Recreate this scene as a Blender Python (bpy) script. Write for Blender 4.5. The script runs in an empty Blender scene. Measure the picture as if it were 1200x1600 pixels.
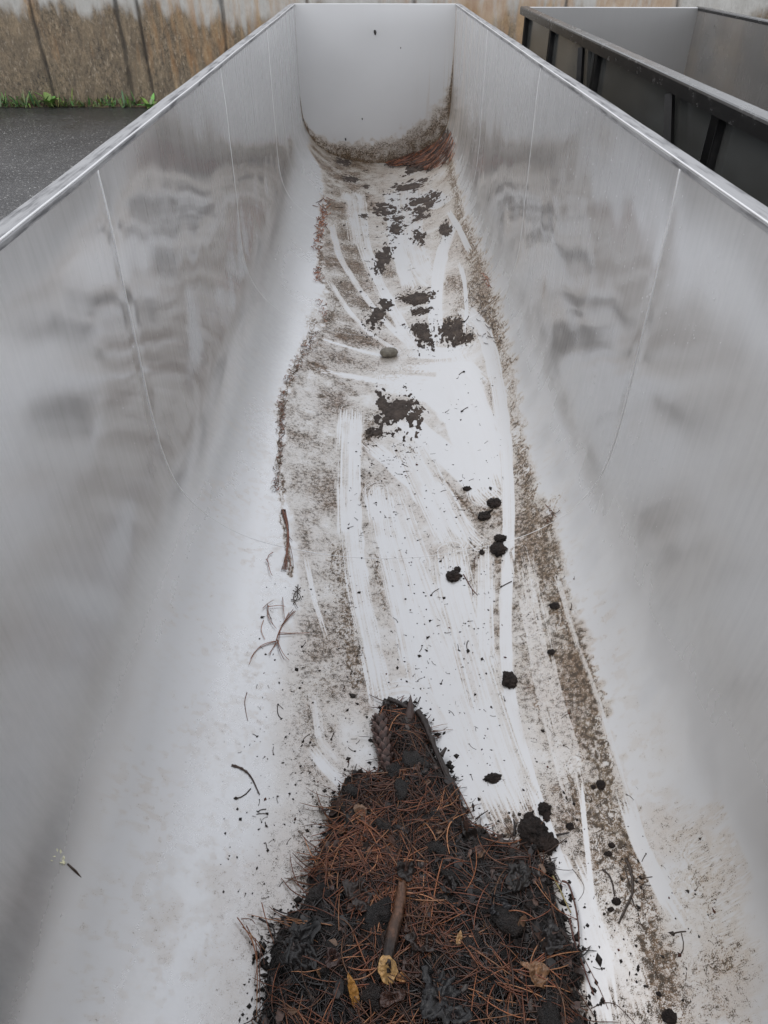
import bpy, math, random
import numpy as np
from mathutils import Matrix, Vector

# ------------------------------------------------------------------ camera, sky, sun, exposure
SC = bpy.context.scene
COL = SC.collection
RIM = 1.30                        # height of the trough rims above the asphalt
F_PX = 1125.0                     # focal length in pixels of a 1200 x 1600 picture
CAM = np.array([-0.0389, 0.0, 0.3519 + RIM])
MR = np.array([[0.99987677, -0.01558919, 0.00184822],     # right
               [-0.00820634, -0.61941727, -0.78501904],   # down
               [0.01338263, 0.78490714, -0.61946887]])    # forward
cd = bpy.data.cameras.new('camera')
cam = bpy.data.objects.new('camera', cd)
COL.objects.link(cam)
cd.sensor_fit = 'VERTICAL'; cd.sensor_height = 36.0; cd.lens = 36.0 * F_PX / 1600.0
cd.clip_start = 0.02; cd.clip_end = 500
m4 = Matrix.Identity(4)
for i in range(3):
    m4[i][0] = MR[0][i]; m4[i][1] = -MR[1][i]; m4[i][2] = -MR[2][i]; m4[i][3] = CAM[i]
cam.matrix_world = m4
SC.camera = cam

SUN_EL, SUN_AZ = math.radians(54), math.radians(-95)      # azimuth from +Y towards +X
world = bpy.data.worlds.new('World'); SC.world = world; world.use_nodes = True
wn = world.node_tree.nodes; wl = world.node_tree.links
bg = wn['Background']
sky = wn.new('ShaderNodeTexSky'); sky.sky_type = 'NISHITA'; sky.sun_disc = False
sky.sun_elevation = SUN_EL; sky.sun_rotation = SUN_AZ; sky.dust_density = 6.0; sky.air_density = 1.0; sky.ozone_density = 1.0
# cloud cover: grey-white cloud hides most of the blue sky
ctc = wn.new('ShaderNodeTexCoord'); cnz = wn.new('ShaderNodeTexNoise')
cnz.inputs['Scale'].default_value = 1.7; cnz.inputs['Detail'].default_value = 4.0
crp = wn.new('ShaderNodeValToRGB')
crp.color_ramp.elements[0].position = 0.3; crp.color_ramp.elements[0].color = (7.9, 8.15, 8.75, 1)
crp.color_ramp.elements[1].position = 0.7; crp.color_ramp.elements[1].color = (10.9, 11.15, 11.65, 1)
cmx = wn.new('ShaderNodeMix'); cmx.data_type = 'RGBA'; cmx.inputs[0].default_value = 0.88
wl.new(ctc.outputs['Generated'], cnz.inputs['Vector']); wl.new(cnz.outputs['Fac'], crp.inputs['Fac'])
wl.new(sky.outputs['Color'], cmx.inputs[6]); wl.new(crp.outputs['Color'], cmx.inputs[7])
sep = wn.new('ShaderNodeSeparateXYZ'); wl.new(ctc.outputs['Generated'], sep.inputs[0])
gmr = wn.new('ShaderNodeMapRange'); gmr.inputs[1].default_value = 0.05; gmr.inputs[2].default_value = 0.95; gmr.inputs[3].default_value = 1.16; gmr.inputs[4].default_value = 0.80
wl.new(sep.outputs['Z'], gmr.inputs[0])
gmul = wn.new('ShaderNodeVectorMath'); gmul.operation = 'SCALE'; wl.new(cmx.outputs[2], gmul.inputs[0]); wl.new(gmr.outputs[0], gmul.inputs['Scale'])
wl.new(gmul.outputs[0], bg.inputs['Color'])
bg.inputs['Strength'].default_value = 0.1
ld = bpy.data.lights.new('sun', 'SUN'); ld.energy = 0.5; ld.angle = math.radians(40); ld.color = (1.0, 0.97, 0.93)
sun = bpy.data.objects.new('sun', ld); COL.objects.link(sun)
sdir = Vector((math.sin(SUN_AZ) * math.cos(SUN_EL), math.cos(SUN_AZ) * math.cos(SUN_EL), math.sin(SUN_EL)))
sun.rotation_euler = (-sdir).to_track_quat('-Z', 'Y').to_euler(); sun.location = (0, 0, 8)
vs = SC.view_settings
vs.view_transform = 'Standard'; vs.look = 'None'; vs.gamma = 1.0; vs.exposure = 0.52
SC.cycles.max_bounces = 10; SC.cycles.glossy_bounces = 8

rng = np.random.default_rng(7)
random.seed(7)

# ------------------------------------------------------------------ numpy noise
_perm = np.random.default_rng(3).random((256, 256)).astype(np.float32)
def vnoise(x, y):
    xi = np.floor(x).astype(int); yi = np.floor(y).astype(int)
    fx = x - xi; fy = y - yi
    fx = fx * fx * (3 - 2 * fx); fy = fy * fy * (3 - 2 * fy)
    g = lambda a, b: _perm[a & 255, b & 255]
    return ((g(xi, yi) * (1 - fx) + g(xi + 1, yi) * fx) * (1 - fy) +
            (g(xi, yi + 1) * (1 - fx) + g(xi + 1, yi + 1) * fx) * fy)
def fbm(x, y, octv=4, seed=0, gain=0.5):
    s = 0.0; a = 1.0; t = 0.0
    for k in range(octv):
        s = s + a * vnoise(x * 2 ** k + seed * 17.3 + k * 31.7, y * 2 ** k + seed * 9.1 + k * 11.9); t += a; a *= gain
    return s / t
def sstep(a, b, x):
    t = np.clip((x - a) / (b - a), 0, 1); return t * t * (3 - 2 * t)

# ------------------------------------------------------------------ the trough's cross-section
_cp = np.array([(0, -1.088), (.06, -1.086), (.13, -1.079), (.22, -1.062), (.31, -1.038), (.39, -1.010), (.455, -.970), (.515, -.915),
                (.56, -.850), (.585, -.780), (.596, -.700), (.600, -.600), (.600, -.45), (.600, -.3), (.600, -.15), (.600, 0.0)])
def _smooth_profile():
    P = np.vstack([_cp[:0:-1] * [-1, 1], _cp])
    d = np.r_[0, np.cumsum(np.hypot(*np.diff(P, axis=0).T))]
    s = np.arange(0, d[-1], 0.002)
    x = np.interp(s, d, P[:, 0]); z = np.interp(s, d, P[:, 1])
    k = np.exp(-0.5 * (np.arange(-40, 41) / 15.0) ** 2); k /= k.sum()
    xp = np.r_[np.full(40, x[0]), x, np.full(40, x[-1])]
    zp = np.r_[z[0] + 0.002 * np.arange(40, 0, -1), z, z[-1] + 0.002 * np.arange(1, 41)]
    return np.convolve(xp, k, 'valid'), np.convolve(zp, k, 'valid'), s
PX, PZ, PS = _smooth_profile()
PS = PS - PS[len(PS) // 2]                    # arc length, 0 in the middle of the floor
_mid = (PX > -.58) & (PX < .58)
def floor_z(x):                                # height of the trough's inside (world)
    return np.interp(x, PX[_mid], PZ[_mid]) + RIM
Y0, Y1 = 0.02, 6.526
SEAMS = (1.60, 3.15, 4.70)

# ------------------------------------------------------------------ pixel of the photograph -> point on the trough floor, for placing things
def rays(u, v):
    u = np.asarray(u, float); v = np.asarray(v, float)
    return np.stack([(u - 600) / F_PX, (v - 800) / F_PX, np.ones_like(u)], -1) @ MR
def pf(u, v):
    d = rays(u, v); z = np.full(d.shape[:-1], RIM - 1.07)
    for _ in range(12):
        t = (z - CAM[2]) / d[..., 2]
        x = np.clip(CAM[0] + t * d[..., 0], -.575, .575)
        z = 0.5 * z + 0.5 * floor_z(x)
    t = (z - CAM[2]) / d[..., 2]
    return CAM + d * t[..., None]
def pz(u, v, z):
    d = rays(u, v); return CAM + d * ((z - CAM[2]) / d[2])
def py(u, v, y):
    d = rays(u, v); return CAM + d * ((y - CAM[1]) / d[1])
def px(u, v, x):
    d = rays(u, v); return CAM + d * ((x - CAM[0]) / d[0])
def scale_at(p):                               # metres per photograph pixel, across the view
    return float((np.asarray(p) - CAM) @ MR[2]) / F_PX

# ------------------------------------------------------------------ mesh helpers
def fast_mesh(name, verts, faces, attrs=None, smooth=True):
    me = bpy.data.meshes.new(name)
    verts = np.asarray(verts, np.float32); n = len(verts)
    if isinstance(faces, np.ndarray):
        faces = [faces]
    faces = [np.asarray(f, np.int32) for f in faces if len(f)]
    li = np.concatenate([f.ravel() for f in faces]) if faces else np.zeros(0, np.int32)
    tot = np.concatenate([np.full(len(f), f.shape[1], np.int32) for f in faces])
    st = np.r_[0, np.cumsum(tot)[:-1]].astype(np.int32)
    me.vertices.add(n); me.vertices.foreach_set('co', verts.ravel())
    me.loops.add(len(li)); me.loops.foreach_set('vertex_index', li)
    me.polygons.add(len(tot)); me.polygons.foreach_set('loop_start', st)
    me.polygons.foreach_set('use_smooth', np.full(len(tot), smooth, bool))
    me.update(calc_edges=True); me.validate()
    for k, a in (attrs or {}).items():
        a = np.asarray(a, np.float32)
        if a.ndim == 1:
            at = me.attributes.new(k, 'FLOAT', 'POINT'); at.data.foreach_set('value', a)
        else:
            at = me.attributes.new(k, 'FLOAT_COLOR', 'POINT')
            at.data.foreach_set('color', np.hstack([a, np.ones((len(a), 1), np.float32)]).ravel())
    return me
def link(name, me, mat, parent=None, loc=None):
    o = bpy.data.objects.new(name, me); COL.objects.link(o)
    if mat: me.materials.append(mat)
    if parent: o.parent = parent
    if loc is not None: o.location = loc
    return o
def tag(o, label=None, cat=None, group=None, kind=None):
    if label: o['label'] = label
    if cat: o['category'] = cat
    if group: o['group'] = group
    if kind: o['kind'] = kind
    return o
def empty(name, loc, label, cat, group=None, rz=0):
    o = bpy.data.objects.new(name, None); COL.objects.link(o); o.location = loc; o.rotation_euler.z = rz
    o.empty_display_size = 0.1
    return tag(o, label, cat, group)
def grid_faces(nr, nc):
    i = np.arange((nr - 1) * nc).reshape(nr - 1, nc)[:, :-1].ravel()
    return np.stack([i, i + 1, i + nc + 1, i + nc], 1)
class MB:
    def __init__(s): s.v = []; s.q = []; s.t = []; s.c = []; s.n = 0
    def add(s, v, q=None, t=None, col=None):
        v = np.asarray(v, float)
        s.v.append(v)
        if q is not None and len(q): s.q.append(np.asarray(q) + s.n)
        if t is not None and len(t): s.t.append(np.asarray(t) + s.n)
        c_ = np.asarray(col if col is not None else (.5, .5, .5), float)
        s.c.append(c_ if c_.ndim == 2 else np.tile(c_, (len(v), 1)))
        s.n += len(v)
    def box(s, lo, hi, bev=0.0, col=None):
        lo = np.array(lo, float); hi = np.array(hi, float)
        if bev <= 0:
            v = np.array([[(lo, hi)[i][0], (lo, hi)[j][1], (lo, hi)[k][2]] for i in (0, 1) for j in (0, 1) for k in (0, 1)])
            q = [(0, 1, 3, 2), (4, 6, 7, 5), (0, 4, 5, 1), (2, 3, 7, 6), (0, 2, 6, 4), (1, 5, 7, 3)]
            s.add(v, q, col=col); return
        b = bev; V = []; idx = {}
        for i in (0, 1):
            for j in (0, 1):
                for k in (0, 1):
                    c = np.array([(lo, hi)[i][0], (lo, hi)[j][1], (lo, hi)[k][2]]); sg = np.array([1 - 2 * i, 1 - 2 * j, 1 - 2 * k])
                    for ax in range(3):
                        off = sg * b; off[ax] = 0
                        idx[(i, j, k, ax)] = len(V); V.append(c + off)
        Q = []; T = []
        def c(ax, d, a, bb):
            k = [0, 0, 0]; k[ax] = d; o = [x for x in range(3) if x != ax]; k[o[0]] = a; k[o[1]] = bb; return tuple(k)
        for ax in range(3):
            for d in (0, 1):
                f = [idx[c(ax, d, a, bb) + (ax,)] for a, bb in ((0, 0), (1, 0), (1, 1), (0, 1))]
                if (d == 0) ^ (ax == 1): f = f[::-1]
                Q.append(f)
        for ax in range(3):
            o = [x for x in range(3) if x != ax]
            for a in (0, 1):
                for bb in (0, 1):
                    k0 = c(ax, 0, a, bb); k1 = c(ax, 1, a, bb)
                    f = [idx[k0 + (o[0],)], idx[k1 + (o[0],)], idx[k1 + (o[1],)], idx[k0 + (o[1],)]]
                    Q.append(f)
        for i in (0, 1):
            for j in (0, 1):
                for k in (0, 1):
                    T.append([idx[(i, j, k, 0)], idx[(i, j, k, 1)], idx[(i, j, k, 2)]])
        s.add(V, Q, T, col)
    def tube(s, pts, rad, ns=6, col=None, cap=True, ref=None):
        P = np.asarray(pts, float); n = len(P); r = np.broadcast_to(np.asarray(rad, float), (n,))
        t = np.gradient(P, axis=0); t /= np.linalg.norm(t, axis=1)[:, None] + 1e-12
        ref = np.array(ref if ref is not None else (0.13, 0.21, 0.97))
        a = np.cross(t, ref); a /= np.linalg.norm(a, axis=1)[:, None] + 1e-9
        b = np.cross(a, t)
        th = np.arange(ns) * 2 * math.pi / ns
        V = P[:, None] + r[:, None, None] * (np.cos(th)[None, :, None] * a[:, None] + np.sin(th)[None, :, None] * b[:, None])
        V = V.reshape(-1, 3)
        i = np.arange(n - 1)[:, None] * ns; j = np.arange(ns)[None]; k = (np.arange(ns) + 1)[None] % ns
        q = np.stack([i + j, i + k, i + ns + k, i + ns + j], -1).reshape(-1, 4)
        T = None
        if cap:
            V = np.vstack([V, P[0], P[-1]])
            e0 = n * ns; jj = np.arange(ns); kk = (jj + 1) % ns
            T = np.vstack([np.stack([kk, jj, np.full(ns, e0)], 1), np.stack([(n - 1) * ns + jj, (n - 1) * ns + kk, np.full(ns, e0 + 1)], 1)])
        s.add(V, q, T, col)
    def data(s):
        return np.vstack(s.v), [np.vstack(s.q) if s.q else np.zeros((0, 4), int), np.vstack(s.t) if s.t else np.zeros((0, 3), int)], np.vstack(s.c)
    def build(s, name, mat, parent=None, loc=None, smooth=True, colour=False):
        v, f, c = s.data()
        if loc is not None: v = v - np.asarray(loc)
        return link(name, fast_mesh(name, v, f, {'tone': c} if colour else None, smooth), mat, parent, loc)

# ------------------------------------------------------------------ materials
class Mat:
    def __init__(s, name):
        s.m = bpy.data.materials.new(name); s.m.use_nodes = True
        s.N = s.m.node_tree.nodes; s.L = s.m.node_tree.links; s.b = s.N['Principled BSDF']; s.out = s.N['Material Output']
    def n(s, t, **kw):
        o = s.N.new(t)
        for k, v in kw.items():
            if k in o.inputs.keys(): s.inp(o.inputs[k], v)
            else: setattr(o, k, v)
        return o
    def inp(s, i, v):
        if isinstance(v, bpy.types.NodeSocket): s.L.new(v, i)
        elif isinstance(v, (tuple, list)) and len(v) == 3 and i.type == 'RGBA': i.default_value = (*v, 1)
        else: i.default_value = v
    def set(s, **kw):
        for k, v in kw.items(): s.inp(s.b.inputs[k.replace('_', ' ')], v)
    def attr(s, name, col=False):
        a = s.n('ShaderNodeAttribute', attribute_name=name); return a.outputs['Color' if col else 'Fac']
    def obj(s, scale=(1, 1, 1)):
        t = s.n('ShaderNodeTexCoord'); mp = s.n('ShaderNodeMapping'); s.L.new(t.outputs['Object'], mp.inputs['Vector'])
        mp.inputs['Scale'].default_value = scale; return mp.outputs['Vector']
    def noise(s, scale, detail=3.0, rough=0.5, vec=None, dist=0.0):
        o = s.n('ShaderNodeTexNoise'); o.inputs['Scale'].default_value = scale; o.inputs['Detail'].default_value = detail
        o.inputs['Roughness'].default_value = rough; o.inputs['Distortion'].default_value = dist
        s.L.new(vec if vec is not None else s.obj(), o.inputs['Vector']); return o.outputs['Fac']
    def math(s, op, a, b=0.0, c=0.0, clamp=False):
        o = s.n('ShaderNodeMath', operation=op, use_clamp=clamp); s.inp(o.inputs[0], a); s.inp(o.inputs[1], b); s.inp(o.inputs[2], c); return o.outputs[0]
    def rng(s, v, a, b, c=0.0, d=1.0, smooth=False):
        o = s.n('ShaderNodeMapRange'); o.interpolation_type = 'SMOOTHSTEP' if smooth else 'LINEAR'
        for i, x in enumerate((v, a, b, c, d)): s.inp(o.inputs[i], x)
        return o.outputs[0]
    def mix(s, f, a, b):
        o = s.n('ShaderNodeMix'); o.data_type = 'RGBA'; s.inp(o.inputs[0], f); s.inp(o.inputs[6], a); s.inp(o.inputs[7], b); return o.outputs[2]
    def bump(s, h, strength=0.3, dist=0.002, nrm=None):
        o = s.n('ShaderNodeBump'); o.inputs['Strength'].default_value = strength; o.inputs['Distance'].default_value = dist
        s.L.new(h, o.inputs['Height'])
        if nrm is not None: s.L.new(nrm, o.inputs['Normal'])
        return o.outputs['Normal']

def steel_material(name, base, rough, dirty=True, grime=.62):
    M = Mat(name)
    v = M.obj()
    big = M.noise(1.8, 3, .55, v)
    brushed = M.noise(1.0, 4, .6, M.obj((260, 260, 4)))
    streak = M.noise(1.0, 4, .65, M.obj((55, 55, 1.3)))
    fine = M.noise(420, 2, .6, v)
    steel = M.mix(M.rng(big, .3, .7), tuple(c * .95 for c in base), tuple(min(1, c * 1.05) for c in base))
    r = M.math('ADD', M.rng(big, .3, .7, rough * .72, rough * 1.2), M.rng(streak, .3, .7, -.004, .008))
    bs = M.N['Principled BSDF']
    hh = M.math('ADD', M.math('MULTIPLY', brushed, .5), M.math('MULTIPLY', fine, .5))
    nb = M.bump(fine, .06, .0005, M.bump(hh, .02, .0006))
    M.set(Metallic=1.0, Base_Color=steel, Roughness=r, Normal=nb)
    if dirty:
        film = M.attr('film'); warm = M.attr('warm'); wet = M.attr('wet'); dull = M.attr('dull')
        M.set(Roughness=M.math('ADD', M.math('SUBTRACT', r, M.math('MULTIPLY', wet, .07)), M.math('MULTIPLY', dull, .42), clamp=True))
        sp1 = M.rng(M.noise(520, 3, .68, v), .32, .68)
        sp2 = M.rng(M.noise(95, 3, .6, v), .3, .7)
        sp = M.math('ADD', M.math('MULTIPLY', sp1, .6), M.math('MULTIPLY', sp2, .4))
        inv = M.math('SUBTRACT', 1.0, film)
        inv = M.math('MULTIPLY', inv, 1.03)
        grains = M.rng(sp, M.math('SUBTRACT', inv, .16), M.math('ADD', inv, .26), 0, 1, True)
        haze = M.math('MULTIPLY', M.math('MULTIPLY', film, M.rng(sp1, 0, 1, .6, 1.0)), M.rng(film, .10, .36, .25, .95, True), clamp=True)
        mask = M.math('MULTIPLY', M.math('MAXIMUM', grains, haze), M.rng(film, .01, .06), clamp=True)
        tan = M.mix(warm, (.43, .325, .190), (.40, .255, .130))
        dark = M.mix(M.rng(sp2, .3, .75), M.mix(warm, (.155, .110, .060), (.175, .092, .043)), (.062, .043, .027))
        dcol = M.mix(grains, tan, dark)
        d = M.n('ShaderNodeBsdfPrincipled'); M.inp(d.inputs['Base Color'], dcol); d.inputs['Roughness'].default_value = .62
        M.inp(d.inputs['Normal'], M.bump(sp, .5, .0012))
        gd = M.n('ShaderNodeBsdfPrincipled'); gd.inputs['Base Color'].default_value = (grime, grime, grime * .99, 1); gd.inputs['Roughness'].default_value = .6
        m0 = M.n('ShaderNodeMixShader'); M.inp(m0.inputs[0], M.math('ADD', M.rng(streak, .3, .7, .25, .31), M.math('MULTIPLY', dull, .34), clamp=True)); M.L.new(bs.outputs[0], m0.inputs[1]); M.L.new(gd.outputs[0], m0.inputs[2])
        mx = M.n('ShaderNodeMixShader'); M.L.new(mask, mx.inputs[0]); M.L.new(m0.outputs[0], mx.inputs[1]); M.L.new(d.outputs[0], mx.inputs[2])
        M.L.new(mx.outputs[0], M.out.inputs['Surface'])
    return M.m
STEEL = (.625, .627, .638)
m_steel = steel_material('stainless_steel_soiled', STEEL, .08)
m_steel_b = steel_material('stainless_steel_dulled', (.40, .395, .39), .16, grime=.24)
m_flange = Mat('scuffed_steel_flange')
_s = m_flange.noise(1, 4, .65, m_flange.obj((70, 4, 70))); _b = m_flange.noise(26, 4, .6, m_flange.obj((1, .35, 1)))
_k = m_flange.rng(m_flange.math('ADD', m_flange.math('MULTIPLY', _s, .6), m_flange.math('MULTIPLY', _b, .4)), .46, .64, 0, 1, True)
m_flange.set(Base_Color=m_flange.mix(_k, (.31, .31, .315), (.10, .10, .105)), Metallic=.35, Roughness=m_flange.rng(_k, 0, 1, .50, .65),
             Normal=m_flange.bump(_s, .25, .001))
m_flange = m_flange.m
m_weld = Mat('weld_bead')
_w = m_weld.noise(160, 2, .5); m_weld.set(Base_Color=(.72, .72, .72), Metallic=.8, Roughness=.55, Normal=m_weld.bump(_w, .4, .001)); m_weld = m_weld.m
def dark_metal(name, c0, c1, r0, r1, metallic, scale, lo, hi):
    M = Mat(name); k = M.rng(M.noise(scale, 5, .65, M.obj((1, .4, 1))), lo, hi, 0, 1, True)
    M.b.inputs['Specular IOR Level'].default_value = .22 if metallic == 0 else .5
    M.set(Base_Color=M.mix(k, c0, c1), Metallic=metallic, Roughness=M.rng(k, 0, 1, r0, r1), Normal=M.bump(M.noise(120, 3, .6), .2, .0015)); return M.m
m_rail = dark_metal('worn_black_rail', (.035, .034, .034), (.25, .245, .24), .24, .42, .6, 30, .52, .85)
m_post = dark_metal('black_painted_post', (.010, .010, .011), (.026, .025, .024), .5, .7, 0, 14, .45, .75)
m_panel = dark_metal('grimy_dark_panel', (.27, .28, .275), (.17, .17, .16), .08, .16, .72, 4, .35, .7)

def muck_material(name, c0, c1, c2, ra, rb):
    M = Mat(name); n1 = M.noise(90, 4, .6); n2 = M.noise(420, 3, .65); big = M.noise(14, 3, .6)
    c = M.mix(M.rng(n1, .35, .7), c0, c1)
    c = M.mix(M.rng(big, .5, .75), c, c2)
    M.set(Base_Color=c, Roughness=M.rng(n2, .3, .7, ra, rb), Normal=M.bump(M.math('ADD', M.math('MULTIPLY', n1, .8), M.math('MULTIPLY', n2, .7)), 1.0, .006))
    M.b.inputs['Specular IOR Level'].default_value = .5 if ra < .25 else .3
    return M.m
m_muck = muck_material('wet_black_muck', (.0065, .0058, .0056), (.024, .018, .016), (.036, .025, .021), .14, .42)
m_smear = muck_material('smeared_brown_muck', (.046, .036, .031), (.100, .078, .066), (.13, .10, .082), .6, .9)
m_clod = muck_material('damp_clod', (.014, .011, .010), (.040, .029, .025), (.055, .038, .031), .5, .8)
def tone_material(name, rough=.5, spec=.5, grain=0.35):
    M = Mat(name); c = M.attr('tone', True); n = M.noise(160, 3, .6)
    mm = M.n('ShaderNodeMix'); mm.data_type = 'RGBA'; mm.blend_type = 'MULTIPLY'; mm.inputs[0].default_value = 1.0
    M.L.new(c, mm.inputs[6]); g = M.rng(n, .3, .7, 1 - grain, 1 + grain); cc = M.n('ShaderNodeCombineColor')
    for i in range(3): M.L.new(g, cc.inputs[i])
    M.L.new(cc.outputs[0], mm.inputs[7])
    M.set(Base_Color=mm.outputs[2], Roughness=rough, Normal=M.bump(n, .35, .0012)); M.b.inputs['Specular IOR Level'].default_value = spec
    return M.m
m_needle = tone_material('pine_needle', .26, .6, .25)
m_bark = tone_material('wet_bark', .42, .45, .5)
m_leaf = tone_material('wet_leaf', .33, .5, .5)
m_soil = tone_material('soil_crumb', .6, .3, .3)
m_green = tone_material('weed_leaf', .5, .4, .3)
def stone_material():
    M = Mat('river_stone'); n = M.noise(60, 4, .6); k = M.noise(260, 3, .6)
    M.set(Base_Color=M.mix(M.rng(n, .35, .68), (.10, .085, .062), (.21, .19, .15)), Roughness=M.rng(k, .3, .7, .4, .6), Normal=M.bump(k, .35, .001)); return M.m
m_stone = stone_material()
def drop_material():
    M = Mat('water_drop'); M.set(Base_Color=(.95, .96, .97), Roughness=.04, IOR=1.33, Transmission_Weight=.6); return M.m  # part-opaque white body: the drops' bright glint is put into their colour
m_drop = drop_material()

# ------------------------------------------------------------------ soiling of the trough floor
DENSE = 1                                       # grid refinement
def floor_grid_rows():
    ys = [Y0]
    while ys[-1] < Y1:
        y = max(ys[-1], .38); zc = .785 * y + .62 * 1.44
        d = 1.0 / (.64 * F_PX * 1.44 / (.785 * zc * zc)) * 1.05
        ys.append(ys[-1] + max(d, .0011))
    ys[-1] = Y1
    return np.array(ys)
ROWS = floor_grid_rows()
S_EDGE = PS[-1]
_a = np.arange(-.50, .565, .0017)
COLS = np.r_[np.linspace(-S_EDGE, -.505, 110), _a, np.linspace(_a[-1] + .005, S_EDGE, 105)]
GX = np.interp(COLS, PS, PX); GZ = np.interp(COLS, PS, PZ)

def poly_dist(X, Y, P):
    """signed distance (left +) and distance along to a polyline, and interpolated parameter"""
    best = np.full(X.shape, 1e9, np.float32); sg = np.zeros_like(best); al = np.zeros_like(best); par = np.zeros_like(best)
    acc = 0.0
    for k in range(len(P) - 1):
        a, b = P[k], P[k + 1]; ab = b - a; L = np.hypot(*ab)
        if L < 1e-9: continue
        t = ((X - a[0]) * ab[0] + (Y - a[1]) * ab[1]) / (L * L)
        tc = np.clip(t, 0, 1)
        dx = X - (a[0] + tc * ab[0]); dy = Y - (a[1] + tc * ab[1]); d = np.hypot(dx, dy)
        cr = (ab[0] * dy - ab[1] * dx) / L
        w = d < best
        best = np.where(w, d, best); sg = np.where(w, np.sign(cr), sg); al = np.where(w, acc + tc * L, al); par = np.where(w, k + tc, par)
        acc += L
    return best, sg, al, par, acc
def resample(P, n):
    P = np.asarray(P, float); d = np.r_[0, np.cumsum(np.hypot(*np.diff(P[:, :2], axis=0).T))]
    s = np.linspace(0, d[-1], n); Q = np.stack([np.interp(s, d, P[:, i]) for i in range(P.shape[1])], 1)
    k = np.array([1, 2, 3, 2, 1.]) / 9
    for _ in range(2):
        R = np.pad(Q, ((2, 2), (0, 0)), 'reflect', reflect_type='odd'); Q = np.stack([np.convolve(R[:, i], k, 'valid') for i in range(Q.shape[1])], 1)
    return Q

def ext(pl, v):      # boundary x at photo row v
    return np.interp(v, [p[1] for p in pl], [p[0] for p in pl])
LEFT_EDGE = [(478, 228), (498, 262), (505, 310), (496, 400), (503, 440), (512, 475), (488, 520), (470, 550), (446, 590), (436, 640), (434, 690), (430, 740),
             (440, 790), (449, 850), (455, 900), (448, 960), (425, 1020), (402, 1080), (388, 1150), (372, 1220), (350, 1300), (310, 1400), (255, 1500), (200, 1600)]
RIGHT_EDGE = [(706, 230), (714, 290), (728, 340), (748, 390), (764, 440), (778, 500), (790, 560), (806, 620), (818, 680), (838, 740), (866, 800), (884, 870),
              (902, 930), (930, 1010), (955, 1090), (985, 1190), (1010, 1270), (1045, 1360), (1085, 1460), (1120, 1560), (1135, 1600)]
STROKES = [  # clean wiper strokes: (points in the photograph, width px, how clean, how streaky, brown ridge at the edges)
    ([(548, 640), (545, 720), (545, 800), (552, 880), (566, 960), (586, 1050), (596, 1100)], 38, .88, .85, .5),
    ([(572, 690), (612, 722), (660, 765), (710, 812), (752, 852)], 32, .92, .65, .8),
    ([(632, 655), (680, 695), (730, 740), (770, 782)], 40, 1.0, .12, .3),
    ([(610, 600), (670, 602), (720, 640), (745, 700), (765, 770)], 70, 1.0, .15, .1),
    ([(700, 560), (720, 600), (745, 660), (765, 730)], 55, 1.0, .2, .1),
    ([(640, 575), (720, 570), (750, 600)], 34, .9, .4, .2),
    ([(722, 482), (748, 500), (765, 540), (775, 590), (785, 650), (792, 720), (796, 800), (795, 880), (786, 960), (788, 1040), (800, 1120), (820, 1200), (850, 1290), (880, 1360), (915, 1450), (945, 1560), (955, 1600)], 20, .92, .45, .6),
    ([(600, 770), (625, 850), (655, 940), (690, 1030), (722, 1120), (752, 1210), (790, 1290)], 74, .86, .62, .2),
    ([(700, 860), (712, 930), (735, 1010), (758, 1090), (786, 1180), (826, 1280)], 62, .90, .70, .3),
    ([(640, 700), (680, 780), (715, 850)], 60, .82, .6, .2),
    ([(590, 760), (600, 830), (620, 900), (640, 990), (660, 1080)], 44, .85, .75, .3),
    ([(812, 860), (826, 930), (842, 1010), (858, 1090), (885, 1180), (905, 1260)], 38, .45, 1.0, .3),
    ([(757, 850), (757, 950), (760, 1040)], 30, .85, .7, .3),
    ([(560, 300), (568, 380), (590, 440), (622, 500), (648, 545)], 22, .85, .7, .4),
    ([(640, 290), (640, 370), (655, 420), (684, 446)], 38, .86, .75, .3),
    ([(612, 300), (618, 380), (640, 450)], 24, .97, .4, .3),
    ([(706, 350), (690, 400), (680, 470), (682, 540)], 22, .95, .4, .4),
    ([(518, 350), (530, 400), (560, 450), (600, 500), (640, 540)], 11, .82, .5, .5),
    ([(515, 440), (540, 480), (575, 520), (625, 550)], 10, .80, .6, .5),
    ([(500, 528), (545, 542), (600, 556)], 8, .95, .1, .4),
    ([(502, 578), (560, 590), (640, 598), (700, 590)], 16, .9, .5, .4),
    ([(718, 410), (726, 440), (729, 480), (727, 520)], 6, 1.0, .1, .4),
    ([(700, 330), (716, 355), (735, 395)], 7, .95, .1, .4),
    ([(545, 300), (555, 350), (560, 385)], 26, .7, .8, .2),
    ([(660, 300), (690, 320), (708, 300)], 30, .9, .3, .2),
    ([(640, 548), (690, 552), (735, 545)], 36, .95, .4, .2),
    ([(908, 1225), (914, 1290), (922, 1370), (930, 1450)], 8, .9, .2, .3),
    ([(975, 1235), (1000, 1320), (1040, 1400), (1070, 1450)], 22, .9, .1, .2),
    ([(870, 900), (900, 1000), (930, 1080), (965, 1190), (990, 1270)], 7, .6, .7, .2),
    ([(880, 1340), (905, 1400), (930, 1480), (950, 1600)], 44, .85, .45, .2),
    ([(950, 1430), (985, 1520), (1010, 1600)], 40, .5, .8, .1),
    ([(490, 1080), (500, 1160), (540, 1200)], 16, .6, .5, .1),
    ([(478, 868), (492, 940), (512, 1000)], 8, .7, .5, .2),
    ([(484, 1165), (512, 1200), (548, 1235)], 24, .8, .5, .1),
    ([(598, 1090), (640, 1080), (700, 1180), (740, 1260)], 60, .78, .4, .1),
]
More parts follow.
